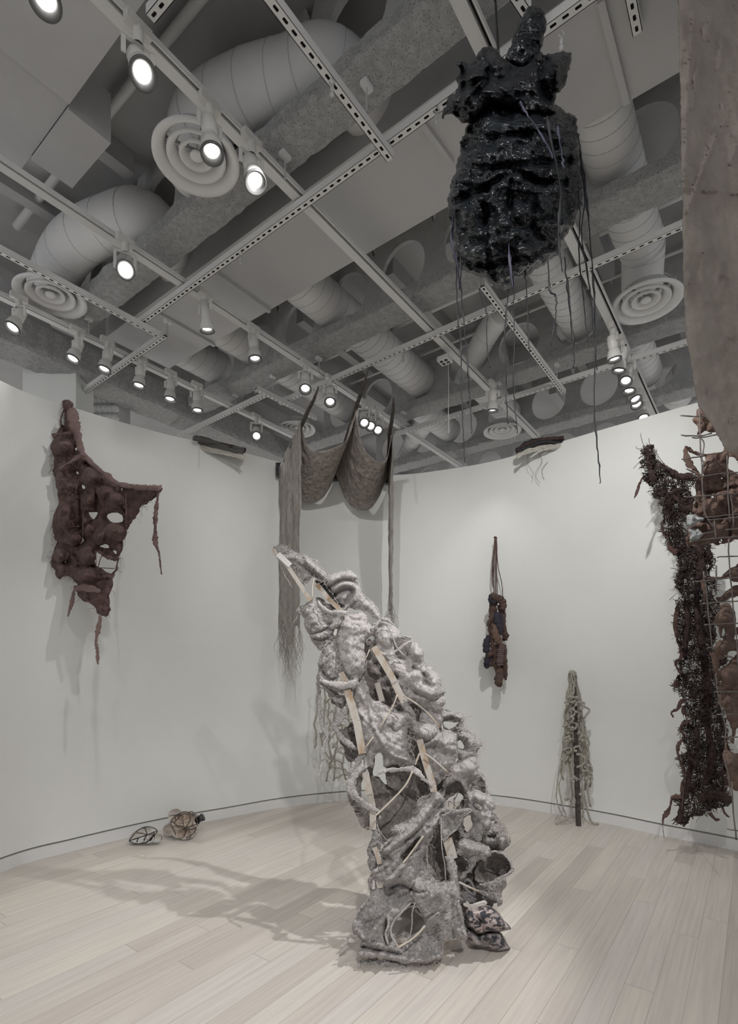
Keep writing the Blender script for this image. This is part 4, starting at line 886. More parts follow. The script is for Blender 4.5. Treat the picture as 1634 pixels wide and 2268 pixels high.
# ---------------------------------------------------------------- draped net over three poles
M_net = mat('net_weave', (.25, .22, .195), .9, (.50, .45, .41), 30, bump=.004, bs=260, holes=(170, .86), stretch=(1, 1, .4))
M_netL = mat('net_weave_light', (.30, .27, .245), .9, (.45, .415, .385), 40, bump=.005, bs=300, holes=(200, .92), stretch=(1, 1, .3))
M_bark = mat('dark_bark', (.035, .03, .028), .9, (.09, .075, .065), 30, bump=.003, bs=90)
poles = []
for i, (bx, by, bd, tx, ty, td, lab) in enumerate(((622, 1043, 5.38, 706, 855, 4.3, 'dark pole at the left holding up the draped net'), (741, 1052, 5.66, 815, 820, 4.2, 'tallest dark pole, middle of the three under the net'),
      (856, 1060, 5.66, 873, 880, 4.3, 'dark pole at the right holding up the draped net'))):
    bd -= .08; a, c = P(bx, by, d=bd), P(tx, ty, d=td); t = thing('net_pole', lab, 'pole', a); q = random.Random(i)
    pts = [a+(c-a)*k/8+Vector([q.gauss(0, .004) for _ in range(3)]) for k in range(9)]
    MB().tube(pts, [.020, .020, .021, .019, .020, .018, .017, .014, .006], 8).build('pole_shaft', M_bark, t, smooth=True)
    b = MB().abox(a.x-.045, a.x+.045, bd-.04, bd+.03, a.z-.06, a.z+.07); b.build('wall_bracket', M_black, t)
    poles.append((a, c))
def on(i, u): a, c = poles[i]; return a+(c-a)*u
NETT = thing('draped_net', 'grey brown woven net draped in two swags over dark poles', 'net', on(1, .5))
def netgrid(name, fn, nu, nv, m, seed, amp=.006):
    vs = []; fs = []; U, V = np.meshgrid(np.linspace(0, 1, nu), np.linspace(0, 1, nv), indexing='ij'); n = fbm(U*14, V*5, 3, seed)*amp; n2 = fbm(U*30, V*30, 2, seed+1)*amp*.4
    for i in range(nu):
        for j in range(nv): p = fn(i/(nu-1), j/(nv-1)); vs.append(p+Vector((n[i, j]+n2[i, j], n[i, j]*.6, n2[i, j])))
    fs = [(i*nv+j, (i+1)*nv+j, (i+1)*nv+j+1, i*nv+j+1) for i in range(nu-1) for j in range(nv-1)]
    o = MB().add(vs, fs).build(name, m, NETT, smooth=True); s = o.modifiers.new('t', 'SOLIDIFY'); s.thickness = .003; return o
def swag(i, j, u0, u1, sag0, sag1, lip=0):
    def f(u, v):
        ua = u0[0]+(u0[1]-u0[0])*u; ub = u1[0]+(u1[1]-u1[0])*u
        a, b = on(i, ua), on(j, ub); s = sag0+(sag1-sag0)*u**1.3
        w_ = v-.085*math.sin(2*math.pi*v); p = a+(b-a)*w_; k = abs(2*v-1); p.z -= s*(1-k**2.6); p.x += .05*math.sin(2*math.pi*v)*(1-u)
        return p
    return f
netgrid('net_swag', swag(0, 1, (.04, .60), (.04, .68), .34, .29), 60, 50, M_net, 1)
netgrid('net_swag', swag(1, 2, (.04, .70), (.04, .62), .38, .34), 60, 50, M_net, 2)
def dropL(u, v):
    a = on(0, .03+.60*u); zb = 1.80+.10*math.sin(u*9)-.1*u; p = a.copy(); p.z = a.z+.012-(a.z-zb)*v
    p.x = a.x-.018+.012*math.sin(u*22)*min(1, v*3)-.012*v; return p
netgrid('net_drop', dropL, 40, 60, M_netL, 3, .008)
def dropR(u, v):
    a = on(2, .04+.62*u); zb = 2.05+.08*math.sin(u*7); p = a.copy(); p.z = a.z+.01-(a.z-zb)*v; sq = 1-.35*min(1, v*1.6)
    mid = on(2, .3); p.y = mid.y+(a.y-mid.y)*sq; p.x = a.x+.02+.014*math.sin(u*18)*min(1, v*3)-(a.y-mid.y)*(-.03)*v; return p
netgrid('net_drop', dropR, 40, 60, M_netL, 4, .008)
q = random.Random(9); b = MB()
for k in range(120):
    left = k < 80; u = q.random(); p = dropL(u, 1) if left else dropR(u, 1); pts = [p]
    for s in range(5): p = p+Vector((q.gauss(0, .018), q.gauss(0, .015), -q.uniform(.02, .10 if left else .06))); pts.append(p)
    b.tube(pts, .0016, 3)
b.build('frayed_ends', mat('fray', (.30, .28, .25), .9), NETT)['kind'] = 'stuff'
# ---------------------------------------------------------------- cast off rope net low on the far wall
M_rope = mat('pale_rope', (.56, .53, .46), .9, (.27, .25, .21), 130, bump=.006, bs=170)
RN = thing('rope_net', 'pale knotted rope net hanging low on the wall behind the grey sculpture', 'net', P(740, 1740, d=5.3))
q = random.Random(21); Dw = lambda px, py: 5.35+0*px
cols = [[(705+c*13+(yy-1500)*.05*((c-3)/3.)+q.gauss(0, 3), yy+q.gauss(0, 4)) for yy in range(1500, 1735 if c in (2, 3, 4) else 1660+10*c, 26)] for c in range(8)]
for c in cols: strand('rope_strand', c, 5.33, .009, M_rope, RN, 3, .006, q.random())
for k in range(14):
    y = 1512+k*16; c0 = q.randint(0, 3); pts = [(708+(c0+i)*13+q.gauss(0, 3), y+q.gauss(0, 8)) for i in range(4)]; strand('rope_strand', pts, 5.31, .008, M_rope, RN, 4, .005, q.random())
# ---------------------------------------------------------------- red brown hanging on the left wall
M_red = mat('red_felt', (.095, .056, .05), .95, (.20, .128, .115), 20, bump=.006, bs=130, bd=6)
M_redb = mat('red_felt_lit_tops', (.125, .078, .07), .95, (.21, .14, .125), 22, bump=.006, bs=120)  # lighter felt copy for bulge tops, light put into the colour
M_red2 = mat('red_felt_open', (.070, .040, .037), .95, (.115, .07, .064), 16, bump=.003, bs=170, holes=(130, .88))
M_pink = mat('pale_red_hem', (.20, .135, .125), .95, (.26, .18, .165), 30, bump=.003, bs=200)
M_pl_ref['c'] = M_red
LR = thing('red_felt_hanging', 'large red brown felt hanging with holes stretched out from the left wall', 'textile', P(200, 1200, d=4.0))
A1 = lambda *p: Zt(90, 880, 290, p); A2 = lambda *p: Zt(90, 1120, 290, p)
def DL(x, y): return 4.02-.0022*(x-120)-.0001*(y-900)
LO = A1((280,60),(330,45),(400,80),(400,200),(430,380),(480,570),(520,680),(580,750),(700,880),(850,1000),(980,1075),(1180,1115),(1380,1118),(1490,1125),(1495,1180),(1420,1240),(1270,1350),(1180,1480),(1080,1634))
LO += A2((1040,420),(990,600),(960,720),(900,900),(860,1150),(840,1370),(740,1350),(690,1280),(640,1230),(540,1180),(470,1120),(460,1080),(430,1060),(430,1010),(500,1000),(440,960),(360,870),(290,880),(240,920),(200,880),(200,800),(110,740),(130,650),(170,600),(180,520),(200,450),(160,400),(190,370),(150,300),(145,200),(190,100))
LO += A1((200,1400),(230,1280),(210,1100),(190,1000),(150,900),(160,700),(145,560),(150,470),(200,440),(240,400),(260,250),(290,170),(270,110))
LH = [A1((425,620),(480,615),(465,660),(430,665)), A1((430,930),(475,925),(490,985),(455,970)), A1((515,1065),(575,1140),(515,1145)), A1((545,860),(575,835),(560,870)),
      A1((590,1425),(690,1420),(720,1450),(680,1520),(640,1530),(610,1480)), A1((810,1490),(860,1450),(960,1440),(1040,1490),(1030,1560),(940,1575),(860,1550)), A1((985,1150),(1025,1120),(1030,1190),(1000,1195)),
      A1((530,1190),(550,1180),(545,1225)), A1((295,1460),(325,1470),(300,1495)), A2((485,380),(555,430),(510,480),(485,480)), A2((725,510),(780,470),(820,465),(865,510),(800,540)),
      A2((740,545),(860,640),(960,680),(935,800),(850,850),(760,790),(700,770),(680,720),(630,600),(690,585)), A2((880,530),(940,560),(960,600),(910,600)), A2((275,690),(330,685),(300,715)), A2((495,210),(520,240),(495,250))]
Lb = []
for cx_, cy_, rx, ry, am in ((270,620,130,110,.14),(640,1000,110,100,.15),(600,1270,75,80,.09),(800,1180,90,70,.08),(930,1280,100,110,.11),(250,1000,60,150,.06),(350,1100,90,90,.07),(300,1400,130,120,.12)):
    x, y = A1((cx_, cy_))[0]; Lb.append((x, y, rx*.16, ry*.16, am*1.5))
for cx_, cy_, rx, ry, am in ((300,200,120,110,.12),(900,310,110,90,.13),(400,420,100,80,.10),(250,620,90,80,.09),(580,620,90,120,.14),(740,380,60,80,.08),(560,860,140,90,.15),(260,790,70,70,.08),(600,300,60,60,.06)):
    x, y = A2((cx_, cy_))[0]; Lb.append((x, y, rx*.16, ry*.16, am*1.5))
cloth('felt_body', LO, M_red, LR, DL, LH, step=2.6, bul=Lb, rid=[(A1((300,200),(290,330),(330,420)), 6, -.10), (A1((560,830),(760,960),(930,1070)), 4, -.08), (A1((1060,1150),(1060,1400),(1070,1600)), 3, -.05), (A1((490,1200),(500,1600)), 3, -.05), (A2((660,900),(840,880)), 2.5, .02), (A2((670,940),(840,920)), 2.5, -.025), (A2((690,980),(830,960)), 2.5, .02), (A1((700,1150),(690,1400)), 3, -.05), (A2((640,200),(480,300)), 3, -.06), (A2((480,760),(680,770)), 4, -.06), (A2((420,620),(640,760)), 4, -.05), (A1((1080,1350),(1300,1330)), 2.5, -.02)],
      curl=(.06, 6), noise=(.02, 24), wr=(.008, 11), thick=.005, edge=1.0, seed=80)
cloth('open_weave_corner', A1((1000,1110),(1480,1120),(1470,1190),(1270,1350),(1180,1480),(1060,1640),(1050,1400)), M_red2, LR, lambda x, y: DL(x, y)-.02, step=3, noise=(.01, 20), seed=81)
q = random.Random(61)
for k_, (x, y, rx, ry, am) in enumerate(Lb):
    if k_ in (7, 15): continue
    a0 = q.uniform(0, 6.28); pl = [(x+rx*1.25*math.cos(a0+a)*q.uniform(.8, 1.15), y+ry*1.2*math.sin(a0+a)*q.uniform(.8, 1.15)) for a in [j*6.283/9 for j in range(9)]]
    cloth('felt_pocket', pl, (M_red, M_redb)[k_ % 2], LR, lambda x, y: DL(x, y)-.03, step=2.6, bul=[(x, y, rx*.9, ry*.9, am*.7)], curl=(.02, 4), noise=(.012, 12), wr=(.006, 7), thick=.006, edge=1.1, seed=300+k_)
strap('pale_hem', A1((395,130),(405,250),(440,400),(480,560),(520,680),(600,780),(720,900),(850,1000),(980,1080),(1200,1125),(1400,1130),(1490,1135)), [.05, .07, .09, .07, .04, .035, .035, .045, .035, .035, .03, .04], lambda x, y: DL(x, y)-.05, M_pink, LR, 82, .4, .006)
strap('crossing_fold', A1((530,715),(440,760),(330,830),(230,895)), [.03, .04, .04, .02], lambda x, y: DL(x, y)-.10, M_pink, LR, 83, .9, .003)
strap('crossing_fold', A1((370,440),(280,450),(200,470),(150,480)), [.02, .03, .03, .03], lambda x, y: DL(x, y)-.12, M_red, LR, 84, .9, .003)
strap('crossing_fold', A2((420,1050),(520,1020),(640,1040),(740,1070)), [.03, .05, .05, .02], lambda x, y: DL(x, y)-.09, M_pink, LR, 85, .3, .004)
strap('torn_strip', A1((1475,1180),(1450,1300),(1440,1420),(1430,1560))+A2((1430,260),(1430,380),(1425,430),(1450,520),(1480,600),(1490,720),(1500,800),(1505,855)), [.02, .022, .026, .03, .03, .03, .035, .028, .012, .01, .01, .006], lambda x, y: DL(x, y)-.05, M_red, LR, 86, .7, .004)
strap('torn_strip', A2((415,1060),(400,1150),(385,1230),(355,1320),(340,1380)), [.015, .028, .032, .02, .012], lambda x, y: DL(x, y)-.04, M_pink, LR, 87, .6, .004)
strap('torn_strip', A2((745,1360),(730,1480),(705,1600),(690,1700),(705,1780),(710,1900),(715,1980)), [.014, .026, .04, .03, .02, .02, .008], lambda x, y: DL(x, y)-.03, M_pink, LR, 88, .7, .004)
for pp in (A2((690,560),(692,770)), A2((530,60),(525,400)), A2((735,775),(920,785)), A1((1060,1200),(1070,1560)), A1((470,1025),(450,1120),(430,1220)), A2((360,268),(480,255)), A2((800,540),(740,680),(710,800))):
    strand('wire', pp, lambda x, y: DL(x, y)-.10, .003, M_red, LR, 3)
strap('crossing_fold', A2((720,560),(800,620),(900,660),(970,670)), [.02, .03, .03, .02], lambda x, y: DL(x, y)-.06, M_red, LR, 89, .5, .005)
threads('loose_threads', along(LO, 160, 3)+A2((110,680),(130,700),(150,640),(160,720),(180,760),(140,660),(170,690)), lambda x, y: DL(x, y)-.02, M_red, LR, 5, (4, 18), .0014, .4)
# ---------------------------------------------------------------- dark woven hanging on the right
M_dk = mat('dark_fibre', (.036, .021, .019), .95, (.065, .04, .036), 30)
M_dkw = mat('dark_weave', (.026, .016, .015), .95, (.050, .031, .028), 24, bump=.003, bs=200, holes=(110, .735))
W1 = lambda *p: Zt(1400, 900, 234, p); W2 = lambda *p: Zt(1450, 1180, 184, p, 1227.); W3 = lambda *p: Zt(1450, 1500, 184, p, 1159.)
DKD = lambda x, y: 4.05-.0012*(x-1500)+0*y
DW = thing('dark_woven_hanging', 'tall dark brown openwork fibre hanging reaching almost to the floor at the right', 'textile', P(1540, 1820, d=4.0))
DO = W1((170,660),(240,600),(300,615),(330,660),(400,820),(450,890),(600,990),(780,1080),(950,1060),(985,1100),(970,1200),(900,1240),(890,1330),(970,1450),(880,1530),(930,1600),(960,1660),(840,1700),(860,2090))
DO += W2((560,190),(800,165),(830,230),(860,420),(870,480),(820,540),(820,650),(915,740),(900,830),(835,890),(850,980),(950,1040),(970,1110),(900,1200),(890,1450),(880,1640),(800,1720),(1030,1820),(1040,1930),(930,2020),(900,2200))
DO += W3((880,80),(900,300),(960,560),(1000,800),(1030,1000),(1110,1100),(980,1180),(1005,1320),(950,1360),(980,1530),(960,1620),(1050,1600),(990,1680),(1040,1760),(900,1810),(760,1870),(600,1930),(480,1960),(370,2060),(290,2010),(270,1960),(330,1980),(345,1880),(290,1740),(230,1680),(380,1660),(370,1500),(420,1390),(310,1130),(430,1050),(400,880),(345,730),(400,640),(520,580),(400,520),(390,420),(440,330),(260,140),(290,60))
DO += W2((300,2190),(370,2070),(300,1940),(330,1870),(400,1850),(360,1640),(310,1500),(290,1300),(350,1160),(320,1040),(400,920),(330,820),(290,680),(380,580),(350,480),(330,320),(230,260),(180,130),(180,60))
DO += W1((540,2050),(460,1920),(450,1860),(490,1770),(460,1660),(440,1480),(310,1370),(300,1240),(200,1120),(180,960),(130,880),(180,800),(110,730))
DH = [W1((500,1800),(590,1810),(600,1900),(560,1960),(490,1900)), W1((680,1760),(780,1740),(800,1800),(720,1830)), W2((725,470),(800,465),(780,530),(730,540)), W2((770,780),(860,770),(850,840),(790,860)), W2((565,1120),(610,1140),(600,1220),(565,1220)), W2((800,1150),(850,1190),(840,1300),(810,1260)),
      W2((490,1600),(570,1580),(605,1640),(540,1680),(490,1680)), W2((740,1630),(790,1590),(780,1720)), W2((430,660),(480,680),(470,780),(430,770)), W3((510,330),(600,280),(630,300),(625,420),(560,350)), W3((620,720),(690,680),(735,720),(720,830),(760,940),(690,900),(610,790)), W3((500,1220),(550,1240),(540,1370),(500,1340)), W3((815,1430),(870,1400),(930,1430),(940,1540),(870,1560),(815,1500)), W3((420,850),(470,940),(440,1000)), W2((610,2140),(690,2100),(680,2170),(640,2200)), W1((930,1230),(980,1220),(975,1380),(920,1400)), W3((540,1690),(560,1700),(545,1780),(530,1760))]
cloth('weave', DO, M_dkw, DW, DKD, DH, step=3.2, bul=[(1470,1080,25,40,.06), (1530,1300,24,40,.08), (1545,1450,24,40,.06), (1560,1560,24,30,.08), (1540,1680,30,40,.08), (1560,1790,34,24,.08)], noise=(.05, 26), wr=(.03, 12), thick=.008, edge=2.0, seed=90)
0 and cloth('weave_backing', [(x+3, y+4) for x, y in DO], M_dkw, DW, lambda x, y: DKD(x, y)+.06, [[(a+2, b+2) for a, b in h] for h in DH], step=5, noise=(.05, 26), wr=(.03, 12), thick=.006, edge=2.5, seed=91)
q = random.Random(31); b = MB(); xs = np.array([q.uniform(1420, 1625) for _ in range(9000)]); ys = np.array([q.uniform(985, 1835) for _ in range(9000)]); ok = inside(smooth2(DO, 3), xs, ys)
for x, y in list(zip(xs[ok], ys[ok]))[:2600]:
    hz = q.random() < .55; l = q.uniform(8, 26); a = (q.gauss(0, .35) if hz else math.pi/2+q.gauss(0, .3)); pts = []
    for k in range(4): pts.append((x+math.cos(a)*l*(k/3-.5)+q.gauss(0, 1), y+math.sin(a)*l*(k/3-.5)+q.gauss(0, 1)))
    dd = DKD(x, y)-.02+q.gauss(0, .03); b.tube([P(u, v, d=dd) for u, v in pts], q.choice((.0022, .003, .004)), 3, cap=False)
b.build('fibre_strands', M_dk, DW)['kind'] = 'stuff'
for i, (pp, ww) in enumerate(((W1((640,1250),(700,1400),(800,1520),(900,1640)), [.04, .09, .10, .06]), (W1((700,1380),(560,1440),(480,1450)), [.10, .07, .04]), (W1((450,900),(600,1010),(760,1090),(940,1070)), [.04, .045, .05, .05]), (W1((240,650),(260,900),(330,1120),(300,1220)), [.02, .03, .05, .04]),
      (W2((650,180),(680,500),(620,900),(640,1300),(700,1700),(780,2200)), [.05, .06, .05, .06, .05, .05]), (W3((720,0),(740,300),(720,600),(770,900),(800,1200),(700,1500)), [.06, .07, .06, .05, .05, .06]), (W2((470,1000),(480,1400),(440,1800)), [.04, .05, .04]), (W3((580,700),(590,1000),(480,1300),(430,1700)), [.04, .05, .035, .03]),
      (W3((380,1700),(360,1900),(330,2030)), [.03, .06, .03]), (W3((600,1700),(800,1640),(1000,1700),(1030,1760)), [.05, .09, .08, .03]), (W3((800,1420),(900,1360),(1005,1310)), [.03, .05, .05]), (W3((960,1380),(985,1500),(950,1620)), [.03, .04, .03]))):
    strap('felted_band', pp, ww, lambda x, y: DKD(x, y)-.03, M_dk, DW, 100+i, .6, .01)
M_rs = mat('rust_strip', (.085, .048, .042), .95, (.13, .078, .066), 30, bump=.003, bs=200)
for i, (pp, ww) in enumerate(((W1((180,1060),(110,1200),(80,1300),(30,1420)), [.012, .022, .026, .006]), (W2((340,1040),(320,1180),(300,1340),(330,1560),(370,1700),(400,1860)), [.035, .03, .028, .028, .025, .03]), (W3((420,300),(350,360),(320,440),(230,490),(260,560)), [.03, .026, .025, .022, .01]),
      (W3((390,860),(330,940),(320,1060),(370,1220),(430,1380)), [.014, .03, .028, .026, .02]), (W3((380,1670),(250,1680),(215,1790),(170,1890),(120,1960),(110,2050)), [.04, .03, .025, .05, .02, .006]), (W3((760,1890),(810,1950),(860,1990),(900,1975)), [.03, .03, .025, .02]), (W3((940,1810),(980,1900),(1030,1950)), [.02, .025, .01]),
      (W2((190,120),(230,220),(330,300)), [.03, .05, .04]), (W3((330,60),(280,120),(250,110)), [.08, .04, .01]), (W3((390,400),(400,490),(500,560)), [.015, .02, .02]), (W3((500,600),(390,650),(355,720),(420,820)), [.02, .025, .02, .02]), (W2((390,1860),(310,1900),(330,2000),(400,2080)), [.02, .025, .02, .03]), (W1((490,1760),(450,1870),(480,1960),(545,2030)), [.014, .014, .014, .02]), (W3((430,1400),(380,1480),(380,1620)), [.015, .02, .02]))):
    strap('torn_strip', pp, ww, lambda x, y: DKD(x, y)-.05, M_rs, DW, 120+i, .7, .004)
M_wire = mat('rusty_wire', (.075, .06, .055), .6, (.16, .13, .11), 30)
for pp in (W1((125,415),(150,540),(170,600),(185,860)), W1((252,490),(270,610)), W1((170,590),(230,640)), W1((340,660),(450,840),(600,1000)), W1((375,1430),(420,1600),(460,1680)), W1((20,960),(90,880),(140,830)), W1((60,620),(80,660),(170,650)), W3((375,0),(410,250),(450,560),(440,700)), W3((430,1360),(400,1600),(375,1850)), W3((100,1990),(110,2100),(130,2250)), W3((410,580),(510,570)), W2((215,995),(320,890)), W2((230,520),(340,540))):
    strand('wire', pp, lambda x, y: DKD(x, y)-.08, .0022, M_wire, DW, 3)
threads('loose_threads', along(DO, 260, 8), lambda x, y: DKD(x, y), M_dk, DW, 9, (4, 16), .0018, .2)
# ---------------------------------------------------------------- front right hanging with welded mesh and stones
M_rb = mat('brown_felt', (.12, .075, .06), .95, (.19, .125, .10), 16, bump=.003, bs=160)
M_rbo = mat('brown_felt_open', (.13, .085, .066), .95, (.20, .14, .11), 16, bump=.003, bs=170, holes=(120, .90))
M_mesh = mat('welded_mesh_wire', (.12, .11, .105), .55, (.20, .17, .15), 20, metal=.3)
DF = lambda x, y: 3.30+0*x
FT = thing('felt_and_wire_hanging', 'brown felt hanging on a rusty welded wire mesh cut by the right picture edge', 'textile', P(1620, 1700, d=3.3))
def fc(pl, m=M_rbo, o=0, holes=(), bul=(), rid=(), seed=0, **k):
    return cloth('felt_patch', pl, m, FT, lambda x, y: DF(x, y)+o, holes, step=3, bul=bul, rid=rid, noise=(.02, 24), wr=(.008, 10), curl=(.03, 6), thick=.005, edge=1.1, seed=seed, **k)
fc(W1((1030,30),(1090,60),(1170,120),(1240,200),(1330,420),(1290,400),(1180,390),(1110,370),(1060,440),(1000,430),(1030,300),(945,240),(940,190),(1000,130)), M_rb, seed=130)
fc(W1((1130,770),(1200,740),(1300,720),(1400,680),(1430,620),(1500,740),(1480,860),(1480,960),(1560,1030),(1700,1060),(1900,1060),(1900,1900),(1700,1960),(1640,2060),(1560,2060),(1500,2100),(1400,2130),(1300,2100))+W2((1000,100),(940,180),(800,160),(640,190),(560,190),(470,200),(500,130),(480,60))+W1((870,2060),(870,1860),(960,1800),(1110,1780),(940,1640),(980,1500),(980,1300),(1000,1120),(1090,1080),(1110,900)), M_rb, 0, [W1((1350,1100),(1400,1110),(1380,1150)), W1((1200,1385),(1260,1370),(1260,1410),(1220,1420))],
   bul=[(1570,1040,18,24,.08), (1600,1100,20,20,.07), (1572,1130,18,22,.08), (1620,1150,20,18,.07), (1575,1170,22,16,.06)], rid=[(W1((1100,1100),(1130,1700)), 3, .03), (W1((1020,1400),(1060,1640)), 3, .03), (W1((1000,1350),(1010,1600)), 2.5, -.03), (W1((1130,1340),(1400,1300),(1600,1240)), 3, -.05), (W1((1130,1730),(1600,1690)), 3, -.05), (W1((1480,1000),(1500,2000)), 3, -.04)], seed=131)
fc(W2((1010,660),(1060,580),(1150,510),(1240,460),(1500,440),(1500,720),(1180,720),(1130,660)), M_rb, .05, bul=[(1625,1275,14,14,.08)], rid=[(W2((1040,640),(1150,560),(1240,530)), 3, .03)], seed=132)
fc(W2((900,960),(960,960),(1030,880),(1130,800),(1240,790),(1500,780),(1500,940),(1150,940),(1060,990),(960,1030)), M_rb, .04, rid=[(W2((960,1000),(1100,900),(1240,860)), 3, .03)], seed=133)
fc(W2((880,1350),(900,1220),(960,1140),(1000,1060),(1100,1060),(1180,1180),(1180,1340),(1220,1400),(1500,1300),(1500,1760),(1100,1740),(1060,1800),(1000,1870),(950,1880),(880,1720),(900,1630),(960,1560),(940,1400)), M_rbo, .02, [W2((1000,1400),(1030,1400),(1010,1560),(960,1590)), W2((1170,1530),(1220,1440),(1240,1560),(1190,1580))], bul=[(1605,1370,20,22,.10), (1600,1430,18,16,.06)], seed=134)
fc(W2((1500,1760),(1220,1780),(1130,1900),(1060,1960),(960,2020),(920,2060),(900,2160),(940,2240))+W3((930,40),(890,300),(885,380),(960,430),(1000,560),(1060,700),(1070,900),(1100,880),(1150,700),(1300,700),(1300,100)), M_rb, 0, bul=[(1610,1500,16,20,.08), (1612,1570,16,26,.08)], seed=135)
fc(W3((940,1080),(960,980),(990,880),(1010,900),(1010,980),(1110,1100),(1160,1060),(1350,1040),(1350,1560),(1180,1580),(1100,1560),(1030,1520),(1020,1400),(990,1200)), M_rbo, .02, bul=[(1615,1690,16,26,.07)], seed=136)
for i, (pp, ww) in enumerate(((W1((860,640),(820,680),(860,850),(960,980),(1060,1100)), [.03, .03, .035, .04, .05]), (W1((860,640),(930,700),(1040,740),(1140,760)), [.03, .02, .018, .02]), (W2((700,690),(720,800),(740,900),(730,1030)), [.02, .025, .03, .02]), (W2((850,1780),(900,1900),(910,2000),(880,2060)), [.03, .05, .06, .03]), (W2((490,60),(480,130),(490,220)), [.02, .028, .014]), (W1((1500,740),(1600,770),(1700,800)), [.03, .05, .06]), (W2((760,670),(900,670),(1060,650)), [.01, .012, .014]))):
    strap('torn_strip', pp, ww, lambda x, y: DF(x, y)-.05, M_rb, FT, 140+i, .6, .004)
k = 0
for pp in (W1((1035,0),(1050,480),(1070,900),(1085,1250),(1110,1500),(1135,1700),(1310,1920)), W1((1060,490),(1110,570),(1090,720),(1070,800),(1100,880),(1090,1000)), W1((1460,760),(1480,1100),(1490,1500),(1510,1800)), W1((1480,1340),(1530,1440),(1570,1890)), W1((745,140),(960,158),(1200,150)), W1((755,445),(1030,458),(1230,415)), W1((925,480),(1050,485),(1330,435)), W1((765,818),(1000,785),(1100,770)), W1((840,965),(960,1030)), W1((1060,1090),(1300,1050),(1800,1010)),
     W1((795,1395),(1000,1400),(1300,1370),(1800,1340)), W1((1130,1720),(1400,1690),(1800,1650)), W1((1170,1760),(1400,1740),(1800,1700)), W1((1270,1770),(1290,2060)), W1((1060,1980),(1250,1940)), W1((1440,1910),(1800,1880)), W1((880,2095),(1200,2050),(1500,2030),(1800,1985)), W1((1680,1000),(1700,2050)),
     W2((1085,60),(1095,400),(1130,800),(1160,1150),(1200,1500),(1230,2000),(1240,2268)), W2((920,362),(1100,350),(1400,340)), W2((715,570),(760,900),(800,1300),(850,1740)), W2((610,725),(800,705),(1100,670),(1400,660)), W2((905,490),(905,920)), W2((690,1048),(960,1025),(1400,1000)), W2((725,1368),(900,1350),(1400,1330)), W2((790,1692),(860,1690)), W2((1030,1820),(1160,1840)), W2((895,2080),(915,2268)),
     W3((855,0),(880,250),(940,520),(990,720),(975,900)), W3((960,1130),(1010,1300),(1040,1500),(1050,1650)), W3((1070,1460),(1100,1900),(1130,2268)), W3((825,203),(1200,205)), W3((860,518),(1200,520)), W3((930,833),(1200,833)), W3((1015,2120),(1150,2140)), W3((980,1530),(1050,1525))):
    strand('mesh_wire', pp, lambda x, y: DF(x, y)-.09, .0042, M_mesh, FT, 3, .001, k, sides=6); k += 1
threads('loose_threads', W1(*[(q.uniform(1000, 1600), q.uniform(900, 2100)) for _ in range(60)]), DF, M_rb, FT, 19, (4, 14), .0016, .2)
M_stone = mat('grey_stone', (.30, .32, .31), .9, (.62, .64, .64), 40, bump=.01, bs=60, ramp=(.40, .60), bd=8)
for i, (pl, lab) in enumerate(((W1((835,1700),(870,1675),(940,1672),(1000,1700),(1120,1725),(1100,1760),(1020,1790),(960,1830),(900,1870),(860,1860),(840,1790)), 'upper of two pale stones held in the wire mesh'),
                              (W1((865,1890),(950,1885),(1020,1890),(1050,1930),(1100,1980),(1050,2040),(980,2075),(900,2090),(880,2040),(890,1990),(865,1940)), 'lower of two pale stones held in the wire mesh'))):
    o = cloth('pale_stone', pl, M_stone, None, lambda x, y: 3.24+0*x, step=2.2, blob=(.055, 12, 1), noise=(.014, 12), wr=(.006, 8), edge=.4, seed=150+i, rounded=False); tag(o, lab, 'stone')
# ---------------------------------------------------------------- beige cloth in the foreground
M_beige = mat('beige_cloth', (.27, .235, .205), .9, (.35, .31, .275), 5, bump=.002, bs=70, speck=((.19, .15, .14), 3.2, .66))
BO = [(1497,-470),(1499,-250),(1500,-40),(1503,60),(1507,200),(1509,350),(1513,440),(1512,520),(1515,640),(1519,740),(1530,800),(1538,850),(1547,900),(1562,920),(1580,945),(1600,985),(1614,1003),(1650,1010),(1720,1020),(1720,-470)]
def DBg(x, y): return 2.0+.10*np.sin((x-1500)/70.)*1.0+.0005*(x-1500)
o = cloth('beige_cloth', BO, M_beige, None, DBg, step=5, noise=(.02, 120), wr=(.007, 40), aniso=(70, 5), curl=(.03, 14), thick=.006, edge=.3, seed=160, rounded=False,
      rid=[([(1535,30),(1520,200),(1512,420)], 5, .02), ([(1585,300),(1545,400),(1520,470)], 5, .022), ([(1512,415),(1560,423),(1640,428)], 3, .014), ([(1570,40),(1545,140),(1530,240)], 6, .02), ([(1634,310),(1615,360)], 5, .02), ([(1600,60),(1590,150)], 8, .015)])
tag(o, 'large beige stained cloth hanging in the right foreground from the ceiling', 'cloth')
